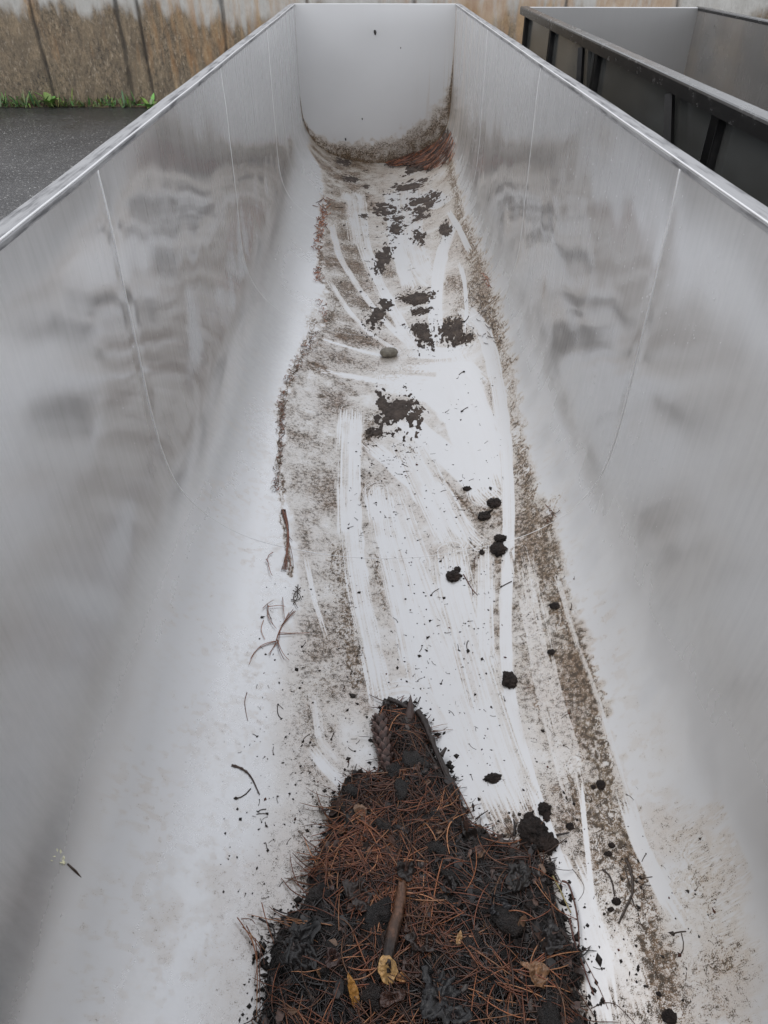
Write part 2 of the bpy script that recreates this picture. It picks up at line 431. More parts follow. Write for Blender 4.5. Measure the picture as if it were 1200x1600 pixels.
GRIME = [  # darker brown bands left by the water line: (points, width px, amount, warm)
    ([(722, 350), (745, 400), (762, 460), (775, 520), (786, 580)], 30, .62, .45),
    ([(740, 440), (756, 490), (764, 530)], 26, .5, .4),
    ([(796, 560), (802, 620), (812, 690)], 20, .45, .4),
    ([(770, 600), (778, 660), (785, 720)], 16, .40, .5),
    ([(812, 700), (822, 760), (832, 820), (850, 880), (868, 940)], 30, .72, .35),
    ([(866, 780), (858, 830), (876, 890)], 22, .45, .5),
    ([(850, 1010), (862, 1030)], 30, .62, .3), ([(872, 940), (890, 1000), (915, 1070), (935, 1110)], 34, .60, .4),
    ([(915, 1130), (935, 1180), (944, 1230)], 34, .75, .15), ([(930, 1240), (960, 1290), (985, 1340)], 58, .62, .2),
    ([(900, 1150), (885, 1220), (905, 1280)], 46, .45, .4), ([(985, 1340), (1005, 1420), (1030, 1490)], 54, .52, .7),
    ([(1020, 1480), (1030, 1560), (1050, 1600)], 70, .42, .6), ([(1060, 1400), (1100, 1480), (1120, 1600)], 80, .26, .4),
    ([(505, 305), (498, 380), (500, 440)], 12, .55, .9), ([(440, 640), (434, 700), (440, 790), (450, 860), (455, 900)], 12, .62, .5),
    ([(490, 500), (468, 560), (446, 610), (436, 660)], 14, .55, .55),
    ([(530, 860), (540, 950), (560, 1060)], 40, .46, .4), ([(585, 870), (600, 950)], 20, .42, .5),
    ([(520, 320), (560, 400), (530, 470), (500, 500)], 46, .36, .3),
    ([(540, 520), (560, 530), (585, 535)], 40, .48, .5), ([(612, 300), (640, 296), (672, 286)], 14, .45, .2), ([(575, 330), (640, 328), (690, 322)], 26, .40, .2), ([(600, 350), (660, 372), (700, 365)], 22, .35, .2), ([(572, 392), (595, 405), (612, 428)], 40, .42, .2), ([(630, 462), (675, 466)], 26, .42, .2), ([(565, 475), (590, 490), (615, 508)], 42, .44, .2), ([(650, 520), (710, 522)], 36, .36, .2), ([(588, 660), (615, 640), (640, 632)], 50, .42, .3), ([(700, 440), (735, 455), (720, 500)], 40, .45, .3),
    ([(690, 505), (715, 525), (730, 530)], 34, .60, .3), ([(640, 700), (700, 760), (745, 810)], 10, .60, .6),
    ([(470, 640), (500, 700), (510, 780)], 90, .20, .45), ([(500, 900), (505, 1000), (520, 1080)], 70, .20, .3),
    ([(495, 1160), (500, 1180)], 16, .55, .1), ([(470, 1080), (490, 1140), (505, 1220)], 60, .20, .5),
    ([(525, 560), (560, 570), (620, 580)], 50, .25, .8), ([(815, 860), (830, 940), (850, 1040), (880, 1160)], 46, .46, .45), ([(880, 1010), (905, 1100)], 40, .40, .4), ([(930, 1330), (950, 1420), (985, 1500)], 60, .34, .5), ([(1090, 1300), (1120, 1400), (1150, 1520)], 90, .30, .2), ([(880, 1500), (900, 1560)], 40, .2, .5),
    ([(696, 215), (712, 300), (720, 340)], 16, .6, .35),
]
def soil(XX, YY):
    """film, warm on (x, y) of the trough floor"""
    f = fbm(XX * 38, YY * 38, 4, 1); g = fbm(XX * 9, YY * 9, 3, 2); h = fbm(XX * 140, YY * 140, 3, 8)
    vv = np.arange(226, 1620, 6.0)
    pl = pf(ext(LEFT_EDGE, vv), vv); pr = pf(ext(RIGHT_EDGE, vv), vv)
    o = np.argsort(pl[:, 1]); xl = np.interp(YY, pl[o, 1], pl[o, 0]); o = np.argsort(pr[:, 1]); xr = np.interp(YY, pr[o, 1], pr[o, 0])
    xl = xl + (f - .5) * .07 + (g - .5) * .03; xr = xr + (f - .5) * .06
    soft = np.interp(YY, [.4, .9, 1.3, 2.0, 6.5], [.20, .13, .06, .03, .035])
    softr = np.interp(YY, [.4, .9, 1.3, 2.0, 6.5], [.05, .04, .035, .03, .03])
    env = sstep(-.3, 1, (XX - xl) / soft) * sstep(-.3, 1, (xr - XX) / softr)
    base = .56 + (g - .5) * .62 + (f - .5) * .50
    left_wt = sstep(.10, -.16, XX + .01)
    base = base * (.66 + .30 * left_wt + .50 * sstep(.13, .25, XX) * sstep(2.3, 1.4, YY)) * np.interp(YY, [.4, 1.0, 1.5, 6.5], [.72, .82, 1.0, 1.12])
    film = env * np.clip(base, .04, 1)
    # sparse specks up the left and right slopes near the viewer
    out = sstep(1.5, .5, YY) * (sstep(.44, .20, np.abs(XX + .18)) * .38 + sstep(.36, .50, XX) * sstep(.585, .50, XX) * .46)
    film = np.maximum(film, out * np.clip(.55 + (g - .5) * 2.2 + (f - .5) * 1.2, 0, 1) * (1 - env * .6))
    speck = fbm(XX * 75 + 11, YY * 75, 3, 15)
    film = np.maximum(film, (.06 + .26 * sstep(.48, .68, speck)) * sstep(.60, .50, np.abs(XX)) * np.interp(YY, [.4, 1.6, 3, 6], [1.0, .8, .5, .5]) * (.45 + .9 * g))
    warm = np.clip(.35 + (g - .5) * 1.5, 0, 1)
    for pts, w, amt, wm in GRIME:
        P = pf(*np.array(pts, float).T); sc = np.mean([scale_at(p) for p in P]); wid = w * sc * .5
        Q = resample(P[:, :2], 24)
        lo = Q.min(0) - wid * 3; hi = Q.max(0) + wid * 3
        sel = np.where((XX > lo[0]) & (XX < hi[0]) & (YY > lo[1]) & (YY < hi[1]))
        if not len(sel[0]): continue
        x, y = XX[sel], YY[sel]
        d, sg, al, par, L = poly_dist(x, y, Q)
        d = d + (f[sel] - .5) * wid * 2.2 + (h[sel] - .5) * wid * .7
        st = .45 * vnoise(sg * d * 520 + 900, al * 4) + .35 * vnoise(sg * d * 210 + 300, al * 3) + .2 * vnoise(sg * d * 70 + 50, al * 6)
        k = sstep(1.35, .1, d / wid) * amt * np.clip(.15 + .8 * (f[sel] - .5) + 1.5 * sstep(.32, .66, st) * (.35 + .8 * g[sel] + .3 * h[sel]), 0, 1.15)
        film[sel] = np.maximum(film[sel], np.minimum(film[sel] * .8 + k, .80) * (k > 0.01) + film[sel] * (k <= .01))
        warm[sel] = warm[sel] + (wm - warm[sel]) * np.clip(k * 1.6, 0, 1)
    for i, (pts, w, clean, strk, ridge) in enumerate(STROKES):
        P = pf(*np.array(pts, float).T); sc = np.array([scale_at(p) for p in P]); 
        Q = resample(np.column_stack([P[:, :2], w * sc * .5]), 40)
        wm_ = Q[:, 2].max()
        lo = Q[:, :2].min(0) - wm_ * 1.6; hi = Q[:, :2].max(0) + wm_ * 1.6
        sel = np.where((XX > lo[0]) & (XX < hi[0]) & (YY > lo[1]) & (YY < hi[1]))
        if not len(sel[0]): continue
        x, y = XX[sel], YY[sel]
        d, sg, al, par, L = poly_dist(x, y, Q[:, :2])
        wid = np.interp(par, np.arange(len(Q)), Q[:, 2]) * (1 + (vnoise(al * 14, sg * 3 + i * 7.7) - .5) * .25)
        ends = 1.0
        r = d / wid; sd = sg * d
        fine = .5 * vnoise(sd * 620 + i * 53, al * 2.2) + .3 * vnoise(sd * 300 + i * 29, al * 3.1) + .2 * vnoise(sd * 90 + i * 3, al * 1.3)
        brk = fbm(x * 22, y * 12, 3, 20 + i)
        ends = sstep(0, .035, np.minimum(al, L - al) + (vnoise(sd * 380 + i * 11, sd * 0) - .62) * min(.13, L * .25))
        line = sstep(.45, .68, fine + (brk - .5) * .7) * strk * (.6 + .9 * r * r)
        inside = sstep(1.06, .86, r + (fine - .5) * .5 * strk) * ends
        keep = 1 - clean * (.74 + .34 * brk) * inside * (1 - np.clip(line, 0, 1))
        fl = film[sel] * keep
        fl = np.maximum(fl, inside * np.clip(line, 0, 1) * .58)
        fl = np.maximum(fl, inside * sstep(.40, .62, fine) * .17 * (.4 + strk) * (.5 + brk))
        edge = np.exp(-((r - 1.08) / .13) ** 2) * ridge * ends * sstep(.3, .65, brk) * np.minimum(1, film[sel] * 4)
        film[sel] = np.minimum(np.maximum(fl, edge * .72), .95)
        warm[sel] = np.maximum(warm[sel], edge * .7)
    return np.clip(film, 0, .95), np.clip(warm, 0, 1)

def shell_wob(S, Y):
    wob = (fbm(S * 2.3 + 4, Y * 1.6, 2, 5) - .5) * .012 + (fbm(S * 5 + 9, Y * 4.2, 2, 6) - .5) * .0040
    wob = wob + (fbm(S * 1.6, Y * 5.0, 2, 9) - .5) * .0020
    side = sstep(.42, .75, np.abs(S)); wob = wob * (.25 + .75 * side)
    wob = wob * sstep(0, .12, S_EDGE - np.abs(S)) * sstep(0, .1, Y1 - Y)
    for ysm in SEAMS:
        wob = wob - .0011 * np.exp(-((Y - ysm) / .03) ** 2) * side * sstep(0, .10, S_EDGE - np.abs(S)) * (.5 + .9 * vnoise(S * 6, S * 0 + ysm * 5))
    return wob
def build_shell():
    nr, nc = len(ROWS), len(COLS)
    X = np.broadcast_to(GX, (nr, nc)).copy(); Z = np.broadcast_to(GZ, (nr, nc)).copy(); Y = np.broadcast_to(ROWS[:, None], (nr, nc)).copy()
    S = np.broadcast_to(COLS, (nr, nc))
    # thin sheet is never flat: shallow buckles, and a slight pull at each weld
    wob = shell_wob(S, Y); side = sstep(.42, .75, np.abs(S))
    dz = np.gradient(GZ, COLS); dx = np.gradient(GX, COLS); ln = np.hypot(dx, dz); nx, nz = -dz / ln, dx / ln
    film = np.zeros((nr, nc)); warm = np.full((nr, nc), .3)
    c0, c1 = np.searchsorted(COLS, (-.66, .66))
    film[:, c0:c1], warm[:, c0:c1] = soil(X[:, c0:c1], Y[:, c0:c1])
    # dried drips and a thin greenish film low on the far part of the right wall
    drip = sstep(.50, .72, vnoise(Y * 42, S * 1.5) * .7 + fbm(Y * 9, S * 3, 3, 12) * .4) * sstep(.55, .8, np.abs(S)) * sstep(3.0, 6.3, Y)
    film = np.maximum(film, drip * np.where(S > 0, .28, .12))
    low = sstep(4.2, 6.2, Y) * sstep(.52, .64, S) * sstep(1.25, .75, S) * (.10 + .22 * fbm(Y * 16, S * 5, 3, 14)); film = np.maximum(film, low)
    corner = sstep(.10, .0, Y1 - Y) * sstep(.35, .6, S) * (.5 * fbm(Y * 30, S * 14, 3, 15) + .15); film = np.maximum(film, corner)
    # water line: wet below an uneven tide mark on the left slope, splash on the right one
    tl = -.60 + (fbm(Y * 7, Y * 0 + 3, 4, 31) - .5) * .13
    wet = sstep(-.004, .004, S - tl) * sstep(.0, .25, -S) 
    smear = fbm(Y * 3.2 + S * 2, S * 30 + Y * 6, 3, 33)
    dull = np.clip(sstep(.82, .50, np.abs(S)), 0, 1) * .62 + (smear - .5) * .10 * side
    dull = np.where(S < 0, dull - .10 * (1 - sstep(-.004, .004, S - tl)) * sstep(.4, .7, -S), dull)
    dull += np.where(S > 0, sstep(.46, .62, fbm(Y * 12, S * 10 - Y * 8, 4, 35)) * .20 * sstep(1.0, .6, S) * sstep(.45, .6, S), 0)
    dull += (drip * .3) + .30 * sstep(1.9, .9, Y) * side
    P = np.stack([X + nx * wob, Y, Z + nz * wob + RIM], -1).reshape(-1, 3)
    return P, grid_faces(nr, nc), dict(film=film.ravel(), warm=warm.ravel(), wet=wet.ravel(), dull=np.clip(dull, 0, 1).ravel())

def end_sheet(y, facing, nx=150, nz=170, soiled=True, bow=.006):
    fx = np.linspace(-1, 1, nx); fz = np.linspace(0, 1, nz)
    # one column per profile position: from the profile up to the rim
    xs = np.interp(np.sign(fx) * np.abs(fx) ** .9 * S_EDGE * .999, PS, PX); 
    xs = np.linspace(-.5995, .5995, nx)
    zb = np.where(np.abs(xs) < .575, np.interp(xs, PX[_mid], PZ[_mid]), 0)
    hi = np.abs(xs) >= .575
    zb[hi] = np.interp(np.abs(xs[hi]), [.575, .586, .594, .5995], [-.815, -.775, -.72, -.62])
    X = np.broadcast_to(xs, (nz, nx)); Z = zb * (1 - fz[:, None]) 
    up = Z - zb
    bulge = (fbm(X * 1.7 + 3, Z * 1.7, 2, 41) - .5) * 2 * bow * np.clip((1 - (X / .6) ** 2) * 3, 0, 1) * np.clip(-Z * 8, 0, 1)
    P = np.stack([X, np.full_like(X, y) + bulge * facing, Z + RIM], -1).reshape(-1, 3)
    n1 = fbm(X * 26, Z * 26, 4, 43); n2 = fbm(X * 6, Z * 6, 3, 44)
    band = np.interp(X, [-.6, -.35, -.1, .1, .35, .6], [.05, .14, .19, .23, .29, .38])
    film = sstep(1.05, .5, up / np.maximum(band, .01) + (n1 - .5) * .9) * (.36 + .62 * n1)
    drips = sstep(.50, .66, vnoise(X * 90, Z * 2.2) * .7 + n2 * .4) * sstep(.22, .55, X) * sstep(-.12, -.55, Z) * .42
    film = np.maximum(film, drips) + sstep(.035, .0, up) * .45 * n1 * 1.6 + sstep(.57, .60, X) * sstep(-.1, -.5, Z) * .5 * n1
    if not soiled: film = film * .3
    at = dict(film=np.clip(film, 0, .9).ravel(), warm=np.full(X.size, .45), wet=np.zeros(X.size), dull=(.78 + .3 * (n2 - .5) + 0 * X).ravel())
    return P, grid_faces(nz, nx), at

# ------------------------------------------------------------------ a trough: shell, ends, flanges, welds, outer panels, posts
def weld_path(y, n=220):
    s = np.linspace(-S_EDGE + .004, S_EDGE - .004, n); x = np.interp(s, PS, PX); z = np.interp(s, PS, PZ) + RIM
    dx = np.gradient(x, s); dz = np.gradient(z, s); ln = np.hypot(dx, dz); w = shell_wob(s, np.full(n, y))
    r = np.interp(np.abs(s), [0, .5, .75, 1.2], [.0013, .0013, .0025, .0027]) * (1 if y < 2 else .6)
    r = r * (.8 + .5 * vnoise(s * 40, s * 0 + y))
    return np.stack([x - dz / ln * (w - .0004), np.full(n, y), z + dx / ln * (w - .0004)], 1), r
def make_trough(label, root_loc, rz, dark):
    root = empty('steel_trough', root_loc, label, 'trough', 'long steel troughs standing side by side', rz)
    if not dark:
        P, Fq, at = build_shell()
    else:
        s = np.r_[np.linspace(-S_EDGE, -.6, 60), np.linspace(-.59, .59, 60), np.linspace(.6, S_EDGE, 60)]; yy = np.linspace(Y0, Y1, 160)
        S, Y = np.meshgrid(s, yy); X = np.interp(S, PS, PX); Z = np.interp(S, PS, PZ) + RIM
        side = sstep(.42, .8, np.abs(S)) * sstep(0, .1, S_EDGE - np.abs(S))
        w = (fbm(S * 3 + 40, Y * 2.4, 2, 51) - .5) * .02 * side
        X = X - np.sign(S) * w
        P = np.stack([X, Y, Z], -1).reshape(-1, 3); Fq = grid_faces(len(yy), len(s))
        at = dict(film=np.clip(.22 * fbm(S * 6, Y * 4, 3, 52) + .06 + sstep(.5, .2, np.abs(S)) * .3, 0, 1).ravel(), warm=np.full(S.size, .4), wet=np.zeros(S.size), dull=np.clip(fbm(S * 4, Y * 3, 4, 53) * .9 - .32, 0, .4).ravel())
    link('basin_shell', fast_mesh('basin_shell', P, Fq, at), m_steel_b if dark else m_steel, root)
    for y, fc in ((Y1 - .001, -1), (Y0 + .001, 1)):
        P, Fq, at = end_sheet(y, fc, soiled=(fc < 0) and not dark)
        link('end_wall', fast_mesh('end_wall', P, Fq if fc < 0 else Fq[:, ::-1], at), m_steel_b if dark else m_steel, root)
    fl = m_rail if dark else m_flange
    # folded flanges along the long sides, each one pressed sheet
    for sx in (-1, 1):
        ys = np.linspace(Y0 - .045, Y1 + .045, 150)
        dent = (fbm(ys * 1.1 + sx * 9, ys * 0 + 5, 3, 61 + dark) - .5) * .014 + (fbm(ys * 6 + sx * 5, ys * 0 + 2, 2, 62) - .5) * .003
        if not dark: sec = [(-.003, -.012), (-.004, -.003), (-.001, .0025), (.004, .004), (.034, .001), (.039, -.001), (.042, -.005), (.042, -.045), (.0385, -.045), (.0385, -.008), (.034, -.0035), (.002, -.0035), (.0005, -.012)]
        else: sec = [(-.004, -.014), (-.005, .0), (-.001, .006), (.006, .008), (.044, .006), (.049, .003), (.051, -.003), (.051, -.040), (.047, -.040), (.047, -.008), (.002, -.008), (.001, -.014)]
        sec = np.array(sec); n = len(sec)
        V = np.stack([sx * (.6005 + sec[None, :, 0] + dent[:, None] * .5), np.broadcast_to(ys[:, None], (len(ys), n)), RIM + sec[None, :, 1] + dent[:, None] * .25 * (sec[None, :, 0] > .02)], -1).reshape(-1, 3)
        i = np.arange(len(ys) - 1)[:, None] * n; j = np.arange(n)[None]; k = (np.arange(n) + 1)[None] % n
        q = np.stack([i + j, i + n + j, i + n + k, i + k], -1).reshape(-1, 4)
        if sx > 0: q = q[:, ::-1]
        link('rim_flange', fast_mesh('rim_flange', V, q, smooth=False), fl, root)
        if not dark:
            mb = MB(); mb.tube(np.stack([sx * (.5985 + dent * .5), ys, np.full(len(ys), RIM + .0008)], 1), .0020, 8)
            mb.build('rolled_edge', m_weld, root)
    for y, sg in ((Y1, 1), (Y0, -1)):
        mb = MB(); mb.box((-.5955, min(y, y + sg * .04), RIM - .004), (.5955, max(y, y + sg * .04), RIM + .003), .0015)
        mb.box((-.5955, y + sg * .0365 - .0015, RIM - .05), (.5955, y + sg * .0365 + .0015, RIM - .005))
        mb.build('end_flange', m_weld, root)
    if not dark:
        for ys in SEAMS:
            mb = MB(); p, r = weld_path(ys)
            mb.tube(p, r, 8, ref=(0, 1, 0)); mb.build('weld_seam', m_weld, root)
    # outer skin and posts
    for sx in (-1, 1):
        yy = np.linspace(Y0, Y1, 90); zz = np.linspace(RIM - .95, RIM - .02, 30); Yg, Zg = np.meshgrid(yy, zz)
        w = (fbm(Yg * 1.6 + sx * 3, Zg * 2.5, 2, 71) - .5) * .014
        V = np.stack([sx * (.612 + w * 0 + .0) + sx * np.abs(w) * .6, Yg, Zg], -1).reshape(-1, 3)
        link('outer_panel', fast_mesh('outer_panel', V, grid_faces(30, 90)), m_panel, root)
        for y in ((.35, 1.25, 2.72, 4.25, 5.42, 6.40) if dark else (.35, 1.9, 3.45, 5.0, 6.40)):
            mb = MB(); t = .030 if dark else .016
            mb.box((sx * .624 - (t / 2 if dark else .006), y - .03, 0.012), (sx * .624 + (t / 2 if dark else .006), y + .03, RIM - (.042 if dark else .047)), .003)
            mb.box((sx * .624 - .05, y - .05, 0.0), (sx * .624 + .05, y + .05, .012))
            mb.build('leg', m_post, root)
        if dark and sx < 0:
            for y, dy in ((2.72, .42), (4.25, .30), (1.25, .45)):
                mb = MB(); mb.tube([(sx * .640, y + dy, RIM - .05), (sx * .640, y + .03, RIM - .62)], .018, 4, ref=(1, 0, 0)); mb.build('brace', m_post, root, smooth=False)
    # the floor's cradle: cross bars between opposite legs, under the shell
    for y in ((.35, 2.72, 5.42) if dark else (.35, 3.45, 6.40)):
        mb = MB(); mb.box((-.606, y - .025, .135), (.606, y + .025, .185), .003); mb.build('cross_bar', m_post, root)
    return root

trough = make_trough('long open stainless steel trough in front, its bright floor streaked with brown dirt', (0, 0, 0), 0, False)
trough_b = make_trough('second long steel trough at the upper right with a worn black rim and dark side', (1.565, -.36, 0), math.radians(-1.0), True)

# ------------------------------------------------------------------ ground
def ground_material():
    M = Mat('wet_asphalt'); v = M.obj()
    vo = M.n('ShaderNodeTexVoronoi'); vo.inputs['Scale'].default_value = 75; M.L.new(v, vo.inputs['Vector'])
    sep = M.n('ShaderNodeSeparateColor'); M.L.new(vo.outputs['Color'], sep.inputs[0])
    n = M.noise(1.1, 4, .6, v); n2 = M.noise(220, 3, .6, v); n3 = M.noise(26, 3, .6, v)
    c = M.mix(M.rng(n, .3, .7), (.050, .051, .055), (.090, .091, .095))
    c = M.mix(M.rng(sep.outputs[0], .80, .97), c, (.17, .17, .17)); c = M.mix(M.rng(sep.outputs[1], .965, .99), c, (.42, .42, .41))
    sy = M.n('ShaderNodeSeparateXYZ'); M.L.new(v, sy.inputs[0])
    puddle = M.rng(M.math('ADD', sy.outputs['Y'], M.rng(n, .3, .7, -1.0, 1.0)), 8.4, 10.2, 0, 1, True)
    c = M.mix(M.math('MULTIPLY', puddle, .65), c, (.030, .029, .027))
    h = M.math('SUBTRACT', M.math('MULTIPLY', n2, .4), M.math('MULTIPLY', vo.outputs['Distance'], 1.6))
    M.set(Base_Color=c, Roughness=M.rng(puddle, 0, 1, .33, .24), Normal=M.bump(h, .55, .006)); return M.m
g = fast_mesh('ground', [(-120, -120, 0), (120, -120, 0), (120, 120, 0), (-120, 120, 0)], np.array([[0, 1, 2, 3]]), smooth=False)
tag(link('ground', g, ground_material()), kind='structure', label='wet dark asphalt yard speckled with pale stone chips')

# ------------------------------------------------------------------ retaining wall
WY = 10.64
def wall_material():
    M = Mat('stained_concrete'); v = M.obj()
    st, ru, jo = M.attr('stain'), M.attr('rust'), M.attr('joint')
    n1 = M.noise(9, 5, .65, M.obj((1, 1, .45))); n2 = M.noise(34, 4, .65, M.obj((1, 1, .55))); n3 = M.noise(1, 5, .65, M.obj((9, 9, 2.2)))
    conc = M.mix(M.rng(n1, .3, .7), (.42, .405, .37), (.58, .565, .53))
    conc = M.mix(M.math('MULTIPLY', M.rng(n3, .5, .8), .35), conc, (.30, .265, .21))
    dirt = M.mix(M.rng(n1, .32, .68), (.15, .118, .082), (.31, .235, .150))
    pits = M.rng(M.math('ADD', M.math('MULTIPLY', n2, .6), M.math('MULTIPLY', M.noise(80, 3, .6, v), .4)), .40, .66, 0, .9, True)
    dirt = M.mix(M.math('MULTIPLY', pits, M.rng(M.noise(2.2, 4, .6, v), .32, .62, .35, 1.0)), dirt, (.034, .030, .025))
    pale = M.rng(M.noise(28, 3, .7, M.obj((1, 1, .5))), .56, .70); dirt = M.mix(M.math('MULTIPLY', pale, .75), dirt, (.42, .35, .26))
    sm = M.rng(M.math('ADD', st, M.rng(n1, .25, .75, -.30, .30)), .12, .82, 0, 1, True)
    c = M.mix(sm, conc, dirt)
    rm = M.rng(M.math('ADD', ru, M.rng(n3, .25, .75, -.3, .3)), .30, .85, 0, .6, True)
    c = M.mix(rm, c, M.mix(M.rng(n1, .35, .65), (.40, .20, .075), (.50, .33, .17)))
    jm = M.math('MULTIPLY', jo, M.rng(n2, .25, .7, 1.15, .65), clamp=True)
    c = M.mix(jm, c, (.022, .019, .016))
    h = M.math('ADD', M.math('MULTIPLY', n2, 1.0), M.math('MULTIPLY', n1, .8))
    M.set(Base_Color=c, Roughness=.72, Normal=M.bump(h, .7, .012)); return M.m
def build_wall():
    xs = np.linspace(-9, 9, 1100); zs = np.linspace(0, 2.7, 180); X, Z = np.meshgrid(xs, zs)
    a = fbm(X * 1.1, Z * .4, 4, 81); b = fbm(X * 7, Z * 2, 4, 82); cth = fbm(X * 22, Z * 2.4, 3, 83)
    top = np.interp(X, [-9, -4.2, -3.4, -2.6, -1.9, -1.2, 1.0, 2.0, 9], [.96, .94, .90, .90, .84, .80, .84, .9, .9])
    stain = sstep(.30, -.18, Z - top - (b - .5) * .42 - (a - .5) * .35 - (cth - .5) * .10 - (fbm(X * 3, Z * 3, 3, 87) - .5) * .25)
    rust = np.zeros_like(X)
    for cx, w, z0, am in ((-2.2, 1.0, .55, .55), (-1.3, .8, .6, .55), (-3.9, .8, .6, .35), (.4, .5, 1.1, .45), (1.3, .7, .9, .85), (2.1, .5, .9, .75), (3.0, .40, 1.0, .85), (3.45, .35, 1.0, .8), (-3.2, .5, .8, .3), (-4.1, .1, 1.0, .7), (4.6, .4, 1.1, .25)):
        rust = np.maximum(rust, am * np.exp(-((X - cx + (b - .5) * .5) / w) ** 2) * sstep(z0 - .55, z0, Z + (cth - .5) * .5) * (.5 + cth))
    stain *= 1 - .55 * np.clip(rust, 0, 1) * sstep(1.2, 1.6, X)
    joint = np.zeros_like(X); dep = np.zeros_like(X)
    for jx, w in ((-4.12, .040), (-3.10, .055), (-2.84, .040), (-1.84, .050), (-.8, .04), (.5, .05), (2.35, .05), (3.7, .04), (-5.3, .05), (5.2, .05)):
        d = np.abs(X - jx - (fbm(Z * 3, Z * 0 + jx * 7, 2, 84) - .5) * .05)
        wz = .62 * w * (.45 + 1.1 * vnoise(Z * 9, Z * 0 + jx * 3)) * sstep(-.1, .25, Z)
        k = sstep(1.15, .35, d / wz); joint = np.maximum(joint, k * (.55 + .5 * b)); dep = np.maximum(dep, k)
    rough = (b - .5) * .02 * stain + (cth - .5) * .02 * stain
    Yv = WY + rough + dep * .015
    P = np.stack([X, Yv, Z], -1).reshape(-1, 3)
    root = empty('retaining_wall', (0, WY, 0), 'tall concrete retaining wall behind the troughs, stained brown and black along its foot', 'wall')
    P[:, 1] -= WY
    link('wall_face', fast_mesh('wall_face', P, grid_faces(180, 1100), dict(stain=stain.ravel(), rust=np.clip(rust, 0, 1).ravel(), joint=np.clip(joint, 0, 1).ravel())), wall_material(), root)
    mb = MB(); mb.box((-9, .03, 0), (9, .30, 2.69)); mb.box((-9.02, -.05, 2.70), (9.02, .34, 2.80), .01)
    c = Mat('plain_concrete'); c.set(Base_Color=c.mix(c.noise(6, 4), (.30, .285, .26), (.42, .40, .37)), Roughness=.8)
    mb.build('wall_body', c.m, root)
build_wall()

# ------------------------------------------------------------------ weeds along the wall
def blade(mb, base, az, L, w, lift, droop, col, n=7):
    t = np.linspace(0, 1, n); d = np.array([math.cos(az), math.sin(az)])
    r = L * t * math.cos(lift); z = L * t * math.sin(lift) - droop * L * t * t
    wd = w * np.sin(np.pi * np.clip(t * .93 + .05, 0, 1)) ** .8
    c = np.stack([base[0] + d[0] * r, base[1] + d[1] * r, np.maximum(base[2] + z, .004)], 1); sd = np.array([-d[1], d[0], 0])
    V = np.vstack([c - sd * wd[:, None] + [0, 0, .25] * wd[:, None], c, c + sd * wd[:, None] + [0, 0, .25] * wd[:, None]])
    q = [(i, i + n, i + n + 1, i + 1) for i in range(n - 1)] + [(i + n, i + 2 * n, i + 2 * n + 1, i + n + 1) for i in range(n - 1)]
    mb.add(V, q, col=col)
def weed(x, y, kind, size, label, seed):
    r = random.Random(seed); mb = MB(); base = (x, y, 0)
    if kind == 'rosette':
        for k in range(15):
            blade(mb, (x + r.uniform(-.02, .02), y + r.uniform(-.02, .02), .0), r.uniform(0, 6.28), size * r.uniform(.6, 1.1), size * .13, r.uniform(.35, 1.2), r.uniform(.15, .5),
                  [c * r.uniform(.7, 1.3) for c in (.20, .34, .10)])
    else:
        for k in range(38):
            b0 = (x + r.gauss(0, size * .45), y + r.gauss(0, size * .16), 0)
            blade(mb, b0, r.uniform(0, 6.28), size * r.uniform(.45, 1.15), size * r.uniform(.03, .075), r.uniform(.5, 1.45), r.uniform(.1, .6),
                  [c * r.uniform(.6, 1.35) for c in r.choice([(.15, .23, .08), (.20, .28, .10), (.10, .16, .065)])])
    o = mb.build('weed', m_green, loc=base, colour=True); tag(o, label, 'weed', 'green weeds along the foot of the wall')
weed_list = [(12, 158, 'tuft', .24, 'leftmost tuft of green weeds at the foot of the wall, cut by the frame edge'),
             (38, 160, 'tuft', .17, 'short weed tuft on the asphalt edge, just right of the leftmost one'),
             (60, 156, 'tuft', .26, 'taller spiky weed tuft at the wall between short tuft and broad rosette'),
             (82, 162, 'rosette', .32, 'big bright weed rosette with broad leaves, the largest plant at the wall'),
             (108, 160, 'tuft', .24, 'bushy weed tuft directly right of the broad leaved rosette'),
             (136, 161, 'tuft', .16, 'low thin weed tuft at the wall, right of the bushy tuft'),
             (170, 161, 'tuft', .20, 'weed tuft left of the brown soil patch by the wall joint'),
             (204, 161, 'tuft', .24, 'dense weed tuft right below the dark wall joint'),
             (236, 164, 'rosette', .20, 'small light green rosette beside the trough rim, rightmost of the weeds')]
for k, (u, v, kind, sz, lb) in enumerate(weed_list):
    p = pz(u, v + 4, 0); weed(float(p[0]), min(float(p[1]), WY - .10), kind, sz, lb, 100 + k)
# brown soil washed up below the weeds
def soil_strip():
    xs = np.linspace(-5.5, -2.3, 260); ts = np.linspace(0, 1, 16); X, T = np.meshgrid(xs, ts)
    w = .06 + .16 * fbm(X * 3, X * 0, 3, 91) ** 1.5
    h = np.sin(np.pi * np.clip(T, 0, 1)) * .03 * (.4 + fbm(X * 14, T * 5, 3, 92))
    P = np.stack([X, WY + .02 - w * (1 - T) - .0, h * (T > 0) * (T < 1) - .004 + .004 * T], -1).reshape(-1, 3)
    M = Mat('washed_soil'); n = M.noise(50, 4, .6); M.set(Base_Color=M.mix(M.rng(n, .35, .65), (.05, .04, .03), (.20, .13, .08)), Roughness=.85, Normal=M.bump(n, .6, .01))
    tag(link('soil_strip', fast_mesh('soil_strip', P, grid_faces(16, 260)), M.m), 'thin line of brown washed soil along the foot of the wall', 'soil', kind='stuff')
soil_strip()

